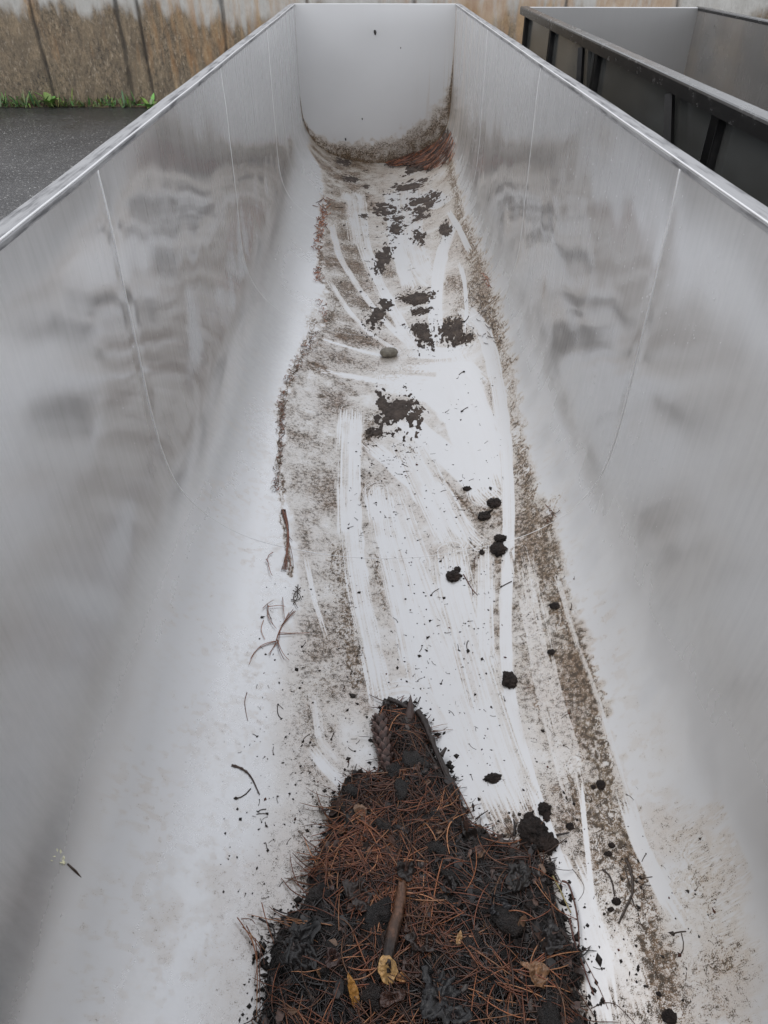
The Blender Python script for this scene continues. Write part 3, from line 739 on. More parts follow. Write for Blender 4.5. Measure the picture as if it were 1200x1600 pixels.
# ------------------------------------------------------------------ muck patches and clods on the trough floor
def muck(name, u, v, w, h, label, cat='muck', group=None, ht=.012, ang=0, ragged=.9, seed=0, mat=None, fill=.55, tilt=None):
    p = pf(np.array([u, u, u - w / 2., u + w / 2.]), np.array([v - h / 2., v + h / 2., v, v]))
    c = pf(np.array(u), np.array(v)); a = abs(p[3, 0] - p[2, 0]) / 2 * 1.15; b = abs(p[0, 1] - p[1, 1]) / 2 * 1.15
    step = max(min(a, b) / 26, .0008); ext_ = 1.5
    nx = int(min(110, max(26, 2 * a * ext_ / step))); ny = int(min(110, max(26, 2 * b * ext_ / step)))
    gx = np.linspace(-a, a, nx) * ext_; gy = np.linspace(-b, b, ny) * ext_; X, Y = np.meshgrid(gx, gy)
    ca, sa = math.cos(ang), math.sin(ang); xr = X / a * ca + Y / b * sa; yr = -X / a * sa + Y / b * ca
    if ang: yr = yr * 1.7; xr = xr * .85
    f1 = fbm(X / a * 1.6 + seed * 3.7, Y / b * 1.6 + seed, 4, seed % 50, .6); 
    val = fill + .10 - np.hypot(xr, yr) * .85 + (f1 - .5) * 1.6 * ragged + (fbm(X / a * 6 + seed, Y / b * 6 + seed * 2.3, 3, 13, .65) - .5) * 1.55
    k = np.clip(val / .55, 0, 1)
    H = ht * (np.sqrt(k) * .75 + .55 * k * (fbm(X * 160 + seed, Y * 160, 3, 7) - .3))
    H = np.where(val > 0, np.maximum(H, .0004), -.002)
    Xw = c[0] + X; Yw = c[1] + Y; Zw = floor_z(np.clip(Xw, -.57, .57)) + H
    q = grid_faces(ny, nx); vv = (val > 0).ravel(); keep = vv[q].any(1); q = q[keep]
    used = np.unique(q); mp = np.full(X.size, -1); mp[used] = np.arange(len(used))
    V = np.stack([Xw, Yw, Zw], -1).reshape(-1, 3)[used]
    base = np.array([c[0], c[1], float(floor_z(c[0]))])
    o = link(name, fast_mesh(name, V - base, mp[q]), mat or m_smear, loc=base)
    return tag(o, label, cat, group)
GP = 'dark patches of muck on the far floor'
for i, (u, v, w, h, ang, lb) in enumerate([
    (640, 292, 56, 15, 0, 'long thin dark muck patch nearest below the reddish needle heap'),
    (601, 327, 44, 21, 0, 'wide flat dark muck patch left of the lumpy one with needles'),
    (660, 318, 48, 24, 0, 'lumpy muck patch with needle bits, right of the wide flat patch'),
    (617, 359, 27, 17, 0, 'small round dark muck patch below the wide flat patch'),
    (652, 373, 20, 22, 0, 'small upright muck patch below the lumpy one with needles'),
    (695, 360, 22, 26, 0, 'muck patch by the right dirt line with a thin tail trailing down'),
    (656, 340, 28, 8, 0, 'thin sliver of muck just under the lumpy patch with needles'),
    (620, 343, 22, 8, 0, 'thin muck streak just above the small round patch'),
    (596, 406, 40, 46, .9, 'ragged slanting muck patch in the left middle of the far floor'),
    (650, 465, 42, 20, 0, 'wide dark muck patch in mid floor above two smaller ones'),
    (591, 490, 44, 42, .9, 'large slanting muck patch upper left of the round stone'),
    (656, 486, 27, 9, 0, 'flat narrow muck streak under the wide mid floor patch'),
    (662, 521, 30, 38, 0, 'tall square muck patch right of and above the round stone'),
    (707, 518, 32, 40, 0, 'broken ragged muck patch right of the tall square one'),
    (728, 528, 26, 14, 0, 'curled muck lump at the right end of the ragged patch'),
    (548, 280, 24, 8, 0, 'small dark muck smear at the far left of the floor'),
    (537, 254, 24, 9, 0, 'dark muck lump in the far seam below the end wall'),
    (572, 292, 12, 5, 0, 'tiny grey muck spot left of the long thin patch'),
    (568, 338, 12, 7, 0, 'tiny dark muck lump lower left of the wide flat patch'),
    (617, 642, 60, 66, 0, 'largest ragged muck patch, in mid floor below the round stone'),
    (584, 677, 24, 14, 0, 'small muck lump at the lower left of the largest ragged patch'),
    (692, 212, 14, 30, 0, 'dark muck wedged in the far right corner under the end wall'),
    ]):
    muck('muck_patch', u, v, w, h, lb, 'muck', GP, ht=.008 if h > 12 else .005, ang=ang, ragged=.95, seed=i + 1, fill=.62)
GC = 'dark clods scattered on the near floor'
def clod(u, v, w, h, label, seed, parts=None, tail=None, mat=None, flat=.5, col=None):
    """a lump: noise-displaced ellipsoid resting on the floor, optionally several lobes and a tail"""
    c = pf(np.array(u), np.array(v)); sc = scale_at(c); mb = MB()
    r_ = np.random.default_rng(seed)
    for (du, dv, ww, hh) in (parts or [(0, 0, w, h)]):
        p = pf(np.array([u + du, u + du]), np.array([v + dv - hh / 2., v + dv + hh / 2.]))
        a = ww * sc / 2; b = abs(p[0, 1] - p[1, 1]) / 2 * .9; hgt = min(a, b) * flat
        cc = pf(np.array(u + du), np.array(v + dv + hh * .12))
        nu, nv = 56, 32
        th = np.linspace(0, 2 * math.pi, nu, endpoint=False); ph = np.linspace(-1.25, math.pi / 2, nv)
        T, Ph = np.meshgrid(th, ph)
        D = np.stack([np.cos(Ph) * np.cos(T), np.cos(Ph) * np.sin(T), np.sin(Ph)], -1)
        s1 = r_.random() * 40
        nn = .5 * fbm(D[..., 0] * 1.5 + s1 + D[..., 2], D[..., 1] * 1.5 + s1 + D[..., 2] * .7, 3, 2) + .5 * fbm(D[..., 0] * 4 + s1, D[..., 1] * 4 + D[..., 2] * 3 + s1, 3, 4)
        rg = 1 - np.abs(2 * fbm(D[..., 0] * 3.1 + s1, D[..., 1] * 3.1 + D[..., 2] * 2.2 + s1, 3, 9) - 1)
        R = .30 + .78 * nn + .42 * rg + .30 * (fbm(D[..., 0] * 9 + s1, D[..., 1] * 9 + D[..., 2] * 8 + s1, 2, 12) - .5)
        V = D * R[..., None] * [a, b, hgt]; V[..., 2] = np.maximum(V[..., 2], -.25 * hgt) + .2 * hgt
        V[..., 0] += cc[0]; V[..., 1] += cc[1]; V[..., 2] += floor_z(cc[0])
        i = np.arange(nv - 1)[:, None] * nu; j = np.arange(nu)[None]; k = (np.arange(nu) + 1)[None] % nu
        q = np.stack([i + j, i + k, i + nu + k, i + nu + j], -1).reshape(-1, 4)
        mb.add(V.reshape(-1, 3), q, col=col or (.02, .016, .014))
    if tail is not None:
        P = pf(*np.array(tail, float).T); P[:, 2] += .003
        mb.tube(resample(P, 8), np.linspace(.004, .0012, 8) * (sc / .0014), 6, col=(.02, .016, .014))
    base = np.array([c[0], c[1], float(floor_z(c[0]))])
    o = mb.build('soil_clod', mat or m_clod, loc=base, colour=True); return tag(o, label, 'clod', GC)
clod(773, 785, 22, 15, 'black blocky clod in the right of the floor, topmost of the clod column', 1)
clod(757, 806, 22, 14, 'curved reddish brown clod just below the topmost blocky clod', 2, tail=[(760, 803), (766, 800), (770, 797)])
clod(779, 851, 26, 34, 'double black clod, one lump on another, on the weld line', 3, parts=[(3, -10, 22, 14), (0, 5, 25, 24)])
clod(709, 897, 24, 22, 'angular black clod left of the forked red twig', 4, parts=[(0, 2, 22, 18), (6, -8, 10, 10)])
clod(797, 1059, 24, 30, 'round black clod alone on the clean white track', 5)
clod(772, 1214, 26, 17, 'leaf shaped dark clod with a pointed tail, above the biggest clod', 6, tail=[(766, 1216), (760, 1220), (754, 1219)])
clod(840, 1302, 60, 62, 'biggest brown clod touching the right shoulder of the litter heap', 7, parts=[(-6, -8, 46, 50), (12, 10, 36, 40), (-14, 18, 28, 30), (-12, -26, 18, 20)], flat=.5)
clod(852, 1266, 22, 34, 'narrow black clod right above the biggest brown clod', 8, parts=[(0, -4, 22, 24), (2, 10, 12, 14)])
clod(891, 1290, 13, 13, 'small round clod right of the biggest brown clod', 9)
clod(868, 946, 18, 12, 'dark clod caught in the right brown dirt band', 10)
clod(940, 1225, 17, 18, 'dark clod on the grey smudge in the right dirt band', 11, parts=[(0, 0, 16, 17), (-12, 4, 9, 8)])
clod(957, 1328, 22, 14, 'flat torn dark clod above the curved twigs at right', 12, parts=[(-4, 5, 20, 9), (0, -8, 12, 10)])
clod(962, 1412, 22, 20, 'dark star shaped clod at the end of a short curved twig', 13, parts=[(2, -5, 16, 14), (-6, 8, 14, 8)])
clod(1048, 1586, 26, 30, 'angular grey black clod at the bottom right edge', 14)
clod(730, 763, 13, 8, 'small reddish clod in the clean area left of the blocky clod', 15)
clod(753, 862, 8, 9, 'tiny reddish clod left of the double black clod', 16)
clod(862, 1018, 14, 10, 'pale brown clod in the right dirt band below the dark one', 17)
clod(1030, 1552, 10, 9, 'small dark clod just above the angular one at bottom right', 18)

# tiny crumbs: past counting
def crumbs():
    mb = MB(); r = np.random.default_rng(21)
    zones = [(540, 770, 690, 880, 150), (600, 790, 860, 1260, 330), (800, 900, 880, 1240, 70), (870, 1000, 1230, 1560, 100), (400, 570, 900, 1350, 210), (340, 480, 1150, 1450, 50),
             (560, 720, 270, 560, 170), (500, 580, 260, 500, 70), (960, 1120, 1300, 1590, 70), (690, 900, 1250, 1330, 50), (690, 790, 560, 800, 60), (560, 640, 690, 760, 60), (700, 740, 500, 545, 40),
             (615, 680, 690, 730, 45), (520, 720, 246, 262, 40)]
    oc = np.array([(1, 0, 0), (0, 1, 0), (-1, 0, 0), (0, -1, 0), (0, 0, 1), (0, 0, -.4)])
    tri = [(0, 1, 4), (1, 2, 4), (2, 3, 4), (3, 0, 4), (1, 0, 5), (2, 1, 5), (3, 2, 5), (0, 3, 5)]
    for (u0, u1, v0, v1, n) in zones:
        for _ in range(n):
            u, v = r.uniform(u0, u1), r.uniform(v0, v1)
            P = pf(np.array(u), np.array(v)); s = min(.0062, .0011 * math.exp(abs(r.normal(0, .62)))) * (1 + .22 * max(0, P[1] - 2))
            V = oc * (1 + r.uniform(-.45, .6, (6, 3)) * np.abs(oc)) * np.array([s * r.uniform(.6, 1.6), s * r.uniform(.6, 1.6), s * .6])
            an = r.uniform(0, 6.28); ca, sa = math.cos(an), math.sin(an); V = V @ np.array([[ca, sa, 0], [-sa, ca, 0], [0, 0, 1]])
            red = r.random() < .10
            mb.add(V + [P[0], P[1], floor_z(P[0]) + s * .25], None, tri, np.array((.07, .022, .012) if red else (.022, .017, .014)) * r.uniform(.6, 1.6))
            if r.random() < .30:
                L = s * r.uniform(3, 8); a2 = r.uniform(0, 6.28); t = np.linspace(0, 1, 4); cv = r.uniform(-.8, .8)
                xx = P[0] + L * t * math.cos(a2) - cv * L * t * t * math.sin(a2); yy = P[1] + L * t * math.sin(a2) + cv * L * t * t * math.cos(a2)
                mb.tube(np.stack([xx, yy, floor_z(xx) + .001], 1), s * .28, 4, col=(.04, .026, .018))
    tag(mb.build('soil_crumbs', m_soil, colour=True), 'scatter of tiny dark soil crumbs over the trough floor', 'crumbs', kind='stuff')
crumbs()

# ------------------------------------------------------------------ the litter heap
HEAP_PX = [(398, 1640), (400, 1590), (408, 1530), (420, 1470), (440, 1440), (480, 1405), (496, 1375), (508, 1330), (518, 1290), (522, 1258), (545, 1225), (562, 1208), (598, 1212),
           (604, 1180), (590, 1128), (603, 1100), (622, 1108), (640, 1104), (655, 1122), (668, 1150), (682, 1185), (700, 1215), (712, 1245), (735, 1282), (770, 1306),
           (800, 1318), (832, 1332), (862, 1362), (880, 1400), (893, 1440), (902, 1490), (912, 1550), (920, 1600), (925, 1640)]
_hp = pf(*np.array(HEAP_PX, float).T)[:, :2]
HEAP = np.vstack([_hp, [[.20, .28], [.10, .20], [-.08, .20], [-.17, .28]]])
def inside_poly(x, y, P):
    c = np.zeros(x.shape, bool); n = len(P)
    for i in range(n):
        x1, y1 = P[i]; x2, y2 = P[(i + 1) % n]
        if y1 == y2: continue
        m = ((y1 > y) != (y2 > y)) & (x < (x2 - x1) * (y - y1) / (y2 - y1) + x1); c ^= m
    return c
def heap_h(x, y):
    x = np.asarray(x, float); y = np.asarray(y, float)
    d = poly_dist(x, y, np.vstack([HEAP, HEAP[:1]]))[0]
    sd = np.where(inside_poly(x, y, HEAP), d, -d)
    sd = sd + (fbm(x * 55, y * 55, 4, 101, .6) - .5) * .030 + (fbm(x * 180, y * 180, 2, 104) - .5) * .010
    sd = sd + (fbm(x * 17, y * 17, 2, 107) - .5) * .040 * sstep(1.02, .88, y)
    k = np.clip(sd / .10, 0, 1)
    h = (1 - (1 - k) ** 2) * .042 + np.minimum(np.clip(sd, 0, 1) * 1.2, .008)
    lump = (fbm(x * 16, y * 16, 3, 102) - .45) * .052 * np.clip(sd / .05, 0, 1) + (fbm(x * 60, y * 60, 3, 103) - .5) * .016 * np.clip(sd / .02, 0, 1)
    return np.where(sd > 0, np.maximum(h + lump, .0012), -.003), sd
def heap_z(x, y):
    h, sd = heap_h(x, y); return floor_z(np.clip(x, -.57, .57)) + np.maximum(h, 0), sd
def hp(u, v):
    """pixel -> point on the heap's surface"""
    d = rays(u, v); P = pf(np.array(float(u)), np.array(float(v)))
    for _ in range(8):
        z = float(heap_z(P[0:1], P[1:2])[0][0]); t = (z - CAM[2]) / d[2]; P = .5 * P + .5 * (CAM + d * t)
    return P
HEAPROOT = np.array([.0, .62, float(floor_z(0.0))])
def build_heap():
    root = empty('litter_heap', HEAPROOT, 'wet black heap of rotting leaves and pine needles on the trough floor in front', 'litter heap')
    lo = HEAP.min(0) - .03; hi = HEAP.max(0) + .03
    gx = np.arange(lo[0], hi[0], .0024); gy = np.arange(lo[1], hi[1], .0026); X, Y = np.meshgrid(gx, gy)
    h, sd = heap_h(X, Y); Z = floor_z(np.clip(X, -.57, .57)) + h
    # fibrous surface
    Z = Z + np.where(sd > .01, (vnoise(X * 300 + Y * 90, Y * 60 - X * 30) - .5) * .006 + (vnoise(X * 70 - Y * 120, Y * 330) - .5) * .004, 0)
    q = grid_faces(*X.shape); q = q[(sd > 0).ravel()[q].any(1)]; used = np.unique(q); mp = np.full(X.size, -1); mp[used] = np.arange(len(used))
    V = np.stack([X, Y, Z], -1).reshape(-1, 3)[used]
    link('muck_base', fast_mesh('muck_base', V - HEAPROOT, mp[q]), m_muck, root)
    # needles
    r = np.random.default_rng(55); mb = MB()
    def needle(x0, y0, az, L, curve, rad, col, lift=.002, arch=.0):
        n = 8; t = np.linspace(-.5, .5, n)
        dx, dy = math.cos(az), math.sin(az)
        x = x0 + L * (t * dx - curve * (t * t - .08) * dy); y = y0 + L * (t * dy + curve * (t * t - .08) * dx)
        z, s = heap_z(x, y)
        zz = np.convolve(np.pad(z, 2, 'edge'), np.ones(5) / 5, 'valid'); zz = np.maximum(zz, z - .004)
        zz = zz + lift + arch * (1 - (2 * t) ** 2)
        mb.tube(np.stack([x, y, zz], 1), np.array([.7, .95, 1, 1, 1, .95, .8, .45]) * rad, 4, col=col, cap=False)
    cols_or = [(.22, .075, .034), (.30, .112, .048), (.15, .052, .027), (.40, .185, .088), (.19, .064, .033)]
    cols_dk = [(.014, .011, .010), (.024, .015, .013), (.010, .009, .009), (.036, .021, .017)]
    def rand_in(m=.006):
        while True:
            x = r.uniform(HEAP[:, 0].min(), HEAP[:, 0].max()); y = r.uniform(.32, HEAP[:, 1].max())
            s = float(heap_h(np.array([x]), np.array([y]))[1][0])
            if s > m: return x, y, s
    for k in range(2600):                                      # dark fibres
        x, y, s = rand_in(); L = r.uniform(.02, .08)
        needle(x, y, r.uniform(0, math.pi), L, r.normal(0, .5), min(.0032 if s > .03 else .0011, .0008 * math.exp(abs(r.normal(0, .55)))), np.array(cols_dk[r.integers(4)]) * r.uniform(.7, 1.4), r.uniform(.0, .004))
    for b in range(235):                                        # bundles of orange needles fallen together
        x, y, s = rand_in(.004); az = r.uniform(0, math.pi); n = int(r.integers(3, 15)); bright = float(r.choice([.16, .3, .5, .8, 1.15], p=[.24, .16, .18, .22, .20]))
        if fbm(np.array(x * 9.), np.array(y * 9.), 3, 110) < .49: continue
        if y > .88 and r.random() < .7: bright *= .45
        for _ in range(n):
            L = r.uniform(.05, .115) * (.7 if y > .9 else 1); w = .028
            xx, yy = x + r.normal(0, w), y + r.normal(0, w)
            if float(heap_h(np.array([xx]), np.array([yy]))[1][0]) < -.022: continue
            needle(xx, yy, az + r.normal(0, .30), L, r.normal(0, .35), r.uniform(.0007, .0014), np.array(cols_or[r.integers(5)]) * bright * r.uniform(.75, 1.25), r.uniform(.002, .008), r.uniform(0, .006))
    for b in range(420):                                        # single loose ones
        x, y, s = rand_in(.0); L = r.uniform(.04, .10)
        needle(x, y, r.uniform(0, math.pi), L, r.normal(0, .4), r.uniform(.0006, .0011), np.array(cols_or[r.integers(5)]) * r.choice([.2, .4, .7, 1.25], p=[.42, .26, .18, .14]), r.uniform(.003, .010), r.uniform(0, .006))
    o = mb.build('needle_layer', m_needle, root, colour=True); o.location = -HEAPROOT; o['kind'] = 'stuff'
    # lumps of black muck poking through
    mb = MB()
    nu, nv = 14, 8; T, Ph = np.meshgrid(np.linspace(0, 2 * math.pi, nu, endpoint=False), np.linspace(-1.2, math.pi / 2, nv)); D = np.stack([np.cos(Ph) * np.cos(T), np.cos(Ph) * np.sin(T), np.sin(Ph)], -1)
    i_ = np.arange(nv - 1)[:, None] * nu; j_ = np.arange(nu)[None]; k_ = (np.arange(nu) + 1)[None] % nu; qq = np.stack([i_ + j_, i_ + k_, i_ + nu + k_, i_ + nu + j_], -1).reshape(-1, 4)
    for k in range(330):
        x, y, s = rand_in(.0); R_ = min(.022, .0045 * math.exp(abs(r.normal(0, .6)))); s1 = r.uniform(0, 50)
        Rr = .45 + 1.1 * fbm(D[..., 0] * 2.2 + s1, D[..., 1] * 2.2 + D[..., 2] * 1.7 + s1, 3, 21)
        an = r.uniform(0, 6.28); V = D * Rr[..., None] * [R_ * r.uniform(.8, 1.6), R_, R_ * .6]; V = V.reshape(-1, 3) @ np.array(Matrix.Rotation(an, 3, 'Z')).T
        mb.add(V + [x, y, float(heap_z(np.array([x]), np.array([y]))[0][0]) + R_ * .1], qq)
    o = mb.build('muck_lumps', m_muck, root); o.location = -HEAPROOT; o['kind'] = 'stuff'
    # rotten leaf scraps pressed among the needles
    mb = MB()
    for k in range(420):
        x, y, s = rand_in(.004); a = r.uniform(0, 6.28); R_ = r.uniform(.004, .013); n = 9; th = np.linspace(0, 2 * math.pi, n, endpoint=False); el = r.uniform(.4, .9)
        rad_ = R_ * r.uniform(.6, 1.15, n); ca, sa = math.cos(a), math.sin(a); lx = rad_ * np.cos(th); ly = rad_ * el * np.sin(th)
        z0 = float(heap_z(np.array([x]), np.array([y]))[0][0]); tx, ty = r.normal(0, .45, 2)
        lz = lx * tx + ly * ty + r.normal(0, .0012, n)
        V = np.vstack([np.stack([x + lx * ca - ly * sa, y + lx * sa + ly * ca, z0 + .005 + lz], 1), [[x, y, z0 + .005 + r.uniform(-.002, .003)]]])
        c_ = np.array([(.020, .016, .015), (.035, .024, .020), (.065, .038, .030), (.095, .055, .042), (.15, .085, .05)][int(r.choice(5, p=[.32, .28, .2, .13, .07]))]) * r.uniform(.7, 1.3)
        mb.add(V, None, [(i, (i + 1) % n, n) for i in range(n)], c_)
    o = mb.build('leaf_scraps', m_leaf, root, colour=True); o.location = -HEAPROOT; o['kind'] = 'stuff'
    # ragged dark crumbs at the edge
    mb = MB(); oc = np.array([(1, 0, 0), (0, 1, 0), (-1, 0, 0), (0, -1, 0), (0, 0, 1), (0, 0, -.4)]); tri = [(0, 1, 4), (1, 2, 4), (2, 3, 4), (3, 0, 4), (1, 0, 5), (2, 1, 5), (3, 2, 5), (0, 3, 5)]
    Q = resample(HEAP, 400)
    for k in range(1300):
        c = Q[r.integers(400)] + r.normal(0, .014, 2); s = min(.0075, .0014 * math.exp(abs(r.normal(0, .7))))
        V = oc * (1 + r.uniform(-.4, .5, (6, 3)) * np.abs(oc)) * [s * r.uniform(.6, 1.5), s * r.uniform(.6, 1.5), s * .8]
        mb.add(V + [c[0], c[1], float(heap_z(c[0:1], c[1:2])[0][0]) + s * .2], None, tri, np.array((.020, .016, .014)) * r.uniform(.6, 1.6))
    o = mb.build('edge_crumbs', m_soil, root, colour=True); o.location = -HEAPROOT; o['kind'] = 'stuff'
build_heap()

# ------------------------------------------------------------------ leaves, stick, cone, twigs on the heap
def leaf_mesh(outline, colour, cup=.25, crinkle=.004, nr=12, veins=True, rs=0, rag=0):
    """a curled leaf from a 2-D outline (metres), spanned from its midrib"""
    O = resample(np.vstack([outline, outline[:1]]), 61)[:-1]; c = O.mean(0); n = len(O); V = []; C = []
    if rag: O = c + (O - c) * (1 + rag * 2 * (fbm((O[:, 0] - c[0]) * 45 + rs * 3.3, (O[:, 1] - c[1]) * 45 + rs, 3, 4, .65) - .5))[:, None]
    for i in range(nr):
        k = (i / (nr - 1))
        p = c + (O - c) * k; d = (O - c) * k
        z = cup * (d[:, 0] ** 2) / max(1e-6, np.abs(O[:, 0] - c[0]).max()) + crinkle * (.5 - np.abs(2 * fbm(p[:, 0] * 42 + rs, p[:, 1] * 75 + rs * 2, 3, 3, .6) - 1)) * 2 * min(1, k * 2)
        V.append(np.column_stack([p - c, z])); a = .75 + .5 * fbm(p[:, 0] * 120 + rs, p[:, 1] * 120, 3, 5)
        C.append(np.array(colour)[None] * a[:, None])
    V = np.vstack(V); C = np.vstack(C)
    i = np.arange(nr - 1)[:, None] * n; j = np.arange(n)[None]; k = (np.arange(n) + 1)[None] % n
    q = np.stack([i + j, i + k, i + n + k, i + n + j], -1).reshape(-1, 4)
    top = V.copy(); bot = V - [0, 0, .0007]
    rim = (nr - 1) * n + np.arange(n); rk = (nr - 1) * n + (np.arange(n) + 1) % n; m = len(V)
    side = np.stack([rim, rk, rk + m, rim + m], 1)
    return np.vstack([top, bot]), [np.vstack([q, q[:, ::-1] + m, side])], np.vstack([C, C * .8])
def put_leaf(name, label, u, v, outline, colour, ang, tilt=(0, 0), lift=.006, cat='leaf', group='dead leaves on the litter heap', cup=.25, crinkle=.004, on_floor=False, rs=0, rag=0):
    V, Fq, C = leaf_mesh(np.array(outline, float), colour, cup, crinkle, rs=rs, rag=rag)
    R = Matrix.Rotation(ang, 3, 'Z') @ Matrix.Rotation(tilt[0], 3, 'X') @ Matrix.Rotation(tilt[1], 3, 'Y')
    V = V @ np.array(R).T
    p = pf(np.array(float(u)), np.array(float(v))) if on_floor else hp(u, v)
    if not on_floor:
        h = heap_z(V[:, 0] + p[0], V[:, 1] + p[1])[0] - p[2]
        V[:, 2] += .55 * np.minimum(h, .02)
    o = link(name, fast_mesh(name, V, Fq, {'tone': C}), m_leaf, loc=(p[0], p[1], p[2] + lift)); return tag(o, label, cat, group)
oak = [(0, .022), (.006, .018), (.013, .021), (.013, .012), (.020, .009), (.018, .001), (.021, -.008), (.012, -.010), (.008, -.019), (0, -.022), (-.007, -.017), (-.014, -.014), (-.013, -.004), (-.019, .003), (-.012, .010), (-.010, .018)]
oval = [(0, .030), (.007, .018), (.010, .004), (.008, -.014), (0, -.030), (-.008, -.016), (-.010, .002), (-.007, .018)]
broad = [(0, .05), (.018, .040), (.033, .020), (.036, -.004), (.028, -.03), (.008, -.05), (-.014, -.044), (-.032, -.024), (-.036, .004), (-.026, .030)]
sc_ = lambda o, a, b=None: [(x * a, y * (b or a)) for x, y in o]
put_leaf('oak_leaf', 'golden tan lobed oak leaf piece below the end of the stick', 605, 1519, sc_(oak, .95), (.50, .30, .12), .3, (.3, .1), .012, rs=1)
put_leaf('leaf_scrap', 'small orange leaf scrap touching the golden oak leaf', 626, 1534, sc_(oak, .45), (.42, .21, .085), 1.2, (.2, .3), .012, rs=2)
put_leaf('narrow_leaf', 'narrow orange and green leaf standing left of the golden oak leaf', 552, 1558, sc_(oval, .9, 1.0), (.45, .22, .055), .35, (.5, .4), .014, rs=3)
put_leaf('oak_leaf', 'crumpled light tan leaf near the right edge of the heap', 838, 1528, sc_(oak, 1.0), (.23, .125, .065), .6, (.2, .2), .012, crinkle=.010, rs=4)
put_leaf('leaf_scrap', 'small pointed tan leaf scrap right of the stick', 716, 1472, sc_(oval, .55, .45), (.46, .28, .13), -.3, (.5, .2), .014, rs=5)
put_leaf('oak_leaf', 'faded brown leaf near the top of the heap', 562, 1272, sc_(oak, .75), (.20, .12, .075), .8, (.2, .2), .008, crinkle=.008, rs=6)
put_leaf('leaf_scrap', 'pale brown leaf scrap just left of the crumpled tan leaf', 822, 1515, sc_(oval, .6, .5), (.28, .16, .09), 1.0, (.3, .2), .012, rs=16)
for k, (u, v, a, b, ang, col, lb) in enumerate([
    (690, 1560, 1.35, 1.3, .4, (.016, .015, .016), 'big flat black wet leaf at the bottom middle of the heap'),
    (655, 1477, .55, .75, 1.3, (.040, .028, .024), 'curled dark brown wet leaf right of the stick'),
    (612, 1562, .35, .85, 1.75, (.085, .045, .034), 'rolled reddish brown leaf below the golden oak leaf'),
    (633, 1362, .62, .55, .2, (.026, .020, .018), 'shiny black wet leaf just above the end of the stick'),
    (560, 1402, .95, .85, 1.0, (.036, .024, .020), 'broad dark leaf left of the upper part of the stick'),
    (470, 1470, 1.2, .9, .9, (.013, .012, .012), 'matted black leaf at the left shoulder of the heap'),
    (480, 1500, .9, .6, 2.2, (.016, .014, .014), 'lower matted black leaf at the left shoulder of the heap'),
    (775, 1420, .7, .6, .4, (.018, .018, .021), 'blue black wet leaf in the right middle of the heap'),
    (810, 1375, 1.0, .7, 1.1, (.015, .012, .011), 'black sodden leaf clump near the right shoulder of the heap'),
    (865, 1470, .8, .6, .3, (.022, .019, .019), 'dark leaf at the right rim of the heap by the long red stems'),
    (520, 1500, .5, .45, .7, (.075, .045, .040), 'dull purple brown leaf between the left black mat and the stick'),
    (640, 1455, .40, .42, .2, (.085, .050, .040), 'pinkish brown leaf remnant touching the right side of the stick'),
    (730, 1300, .6, .5, .6, (.020, .015, .013), 'dark leaf flake on the upper right slope of the heap'),
    (640, 1520, .55, .45, 2.0, (.070, .042, .034), 'brown wet leaf right of the golden oak leaf'),
    (700, 1390, .7, .4, 1.4, (.020, .016, .015), 'long black leaf strip across the middle of the heap'),
    ]):
    put_leaf('wet_leaf', lb, u, v, sc_(broad, a * .75, b * .75), col, ang, (r0 := .12 * math.sin(k * 2.1), .15 * math.cos(k * 1.7)), .0045, cup=.5 if k in (1, 2) else .12, crinkle=.013, rs=10 + k, rag=.75)

def twig(name, label, pts, r0, r1, col, cat='twig', group=None, on=pf, lift=0.0, knots=0, side=(), n=26, mat=None, seed=0, wob=.0):
    rr = random.Random(seed); mb = MB()
    P = np.array([on(float(a), float(b)) if on is hp else on(np.array(float(a)), np.array(float(b))) for a, b in pts]); P[:, 2] += r0 * .7 + lift
    Q = resample(P, n); Q += np.random.default_rng(seed).normal(0, wob, Q.shape) * [1, 1, .3]
    rad = np.linspace(r0, r1, n) * (1 + .18 * np.sin(np.arange(n) * 1.9 + seed) * .6)
    for k in range(knots):
        i = rr.randrange(2, n - 2); rad[i] *= 1.35
    mb.tube(Q, rad, 8, col=col)
    for sp in side:
        S = np.array([on(float(a), float(b)) if on is hp else on(np.array(float(a)), np.array(float(b))) for a, b in sp]); S[:, 2] += r0 * .5 + lift
        mb.tube(resample(S, 9), np.linspace(r1 * 1.1, r1 * .5, 9), 6, col=col)
    base = P.mean(0); base[2] = P[:, 2].min() - r0 * .7
    o = mb.build(name, mat or m_bark, loc=base, colour=True); return tag(o, label, cat, group)
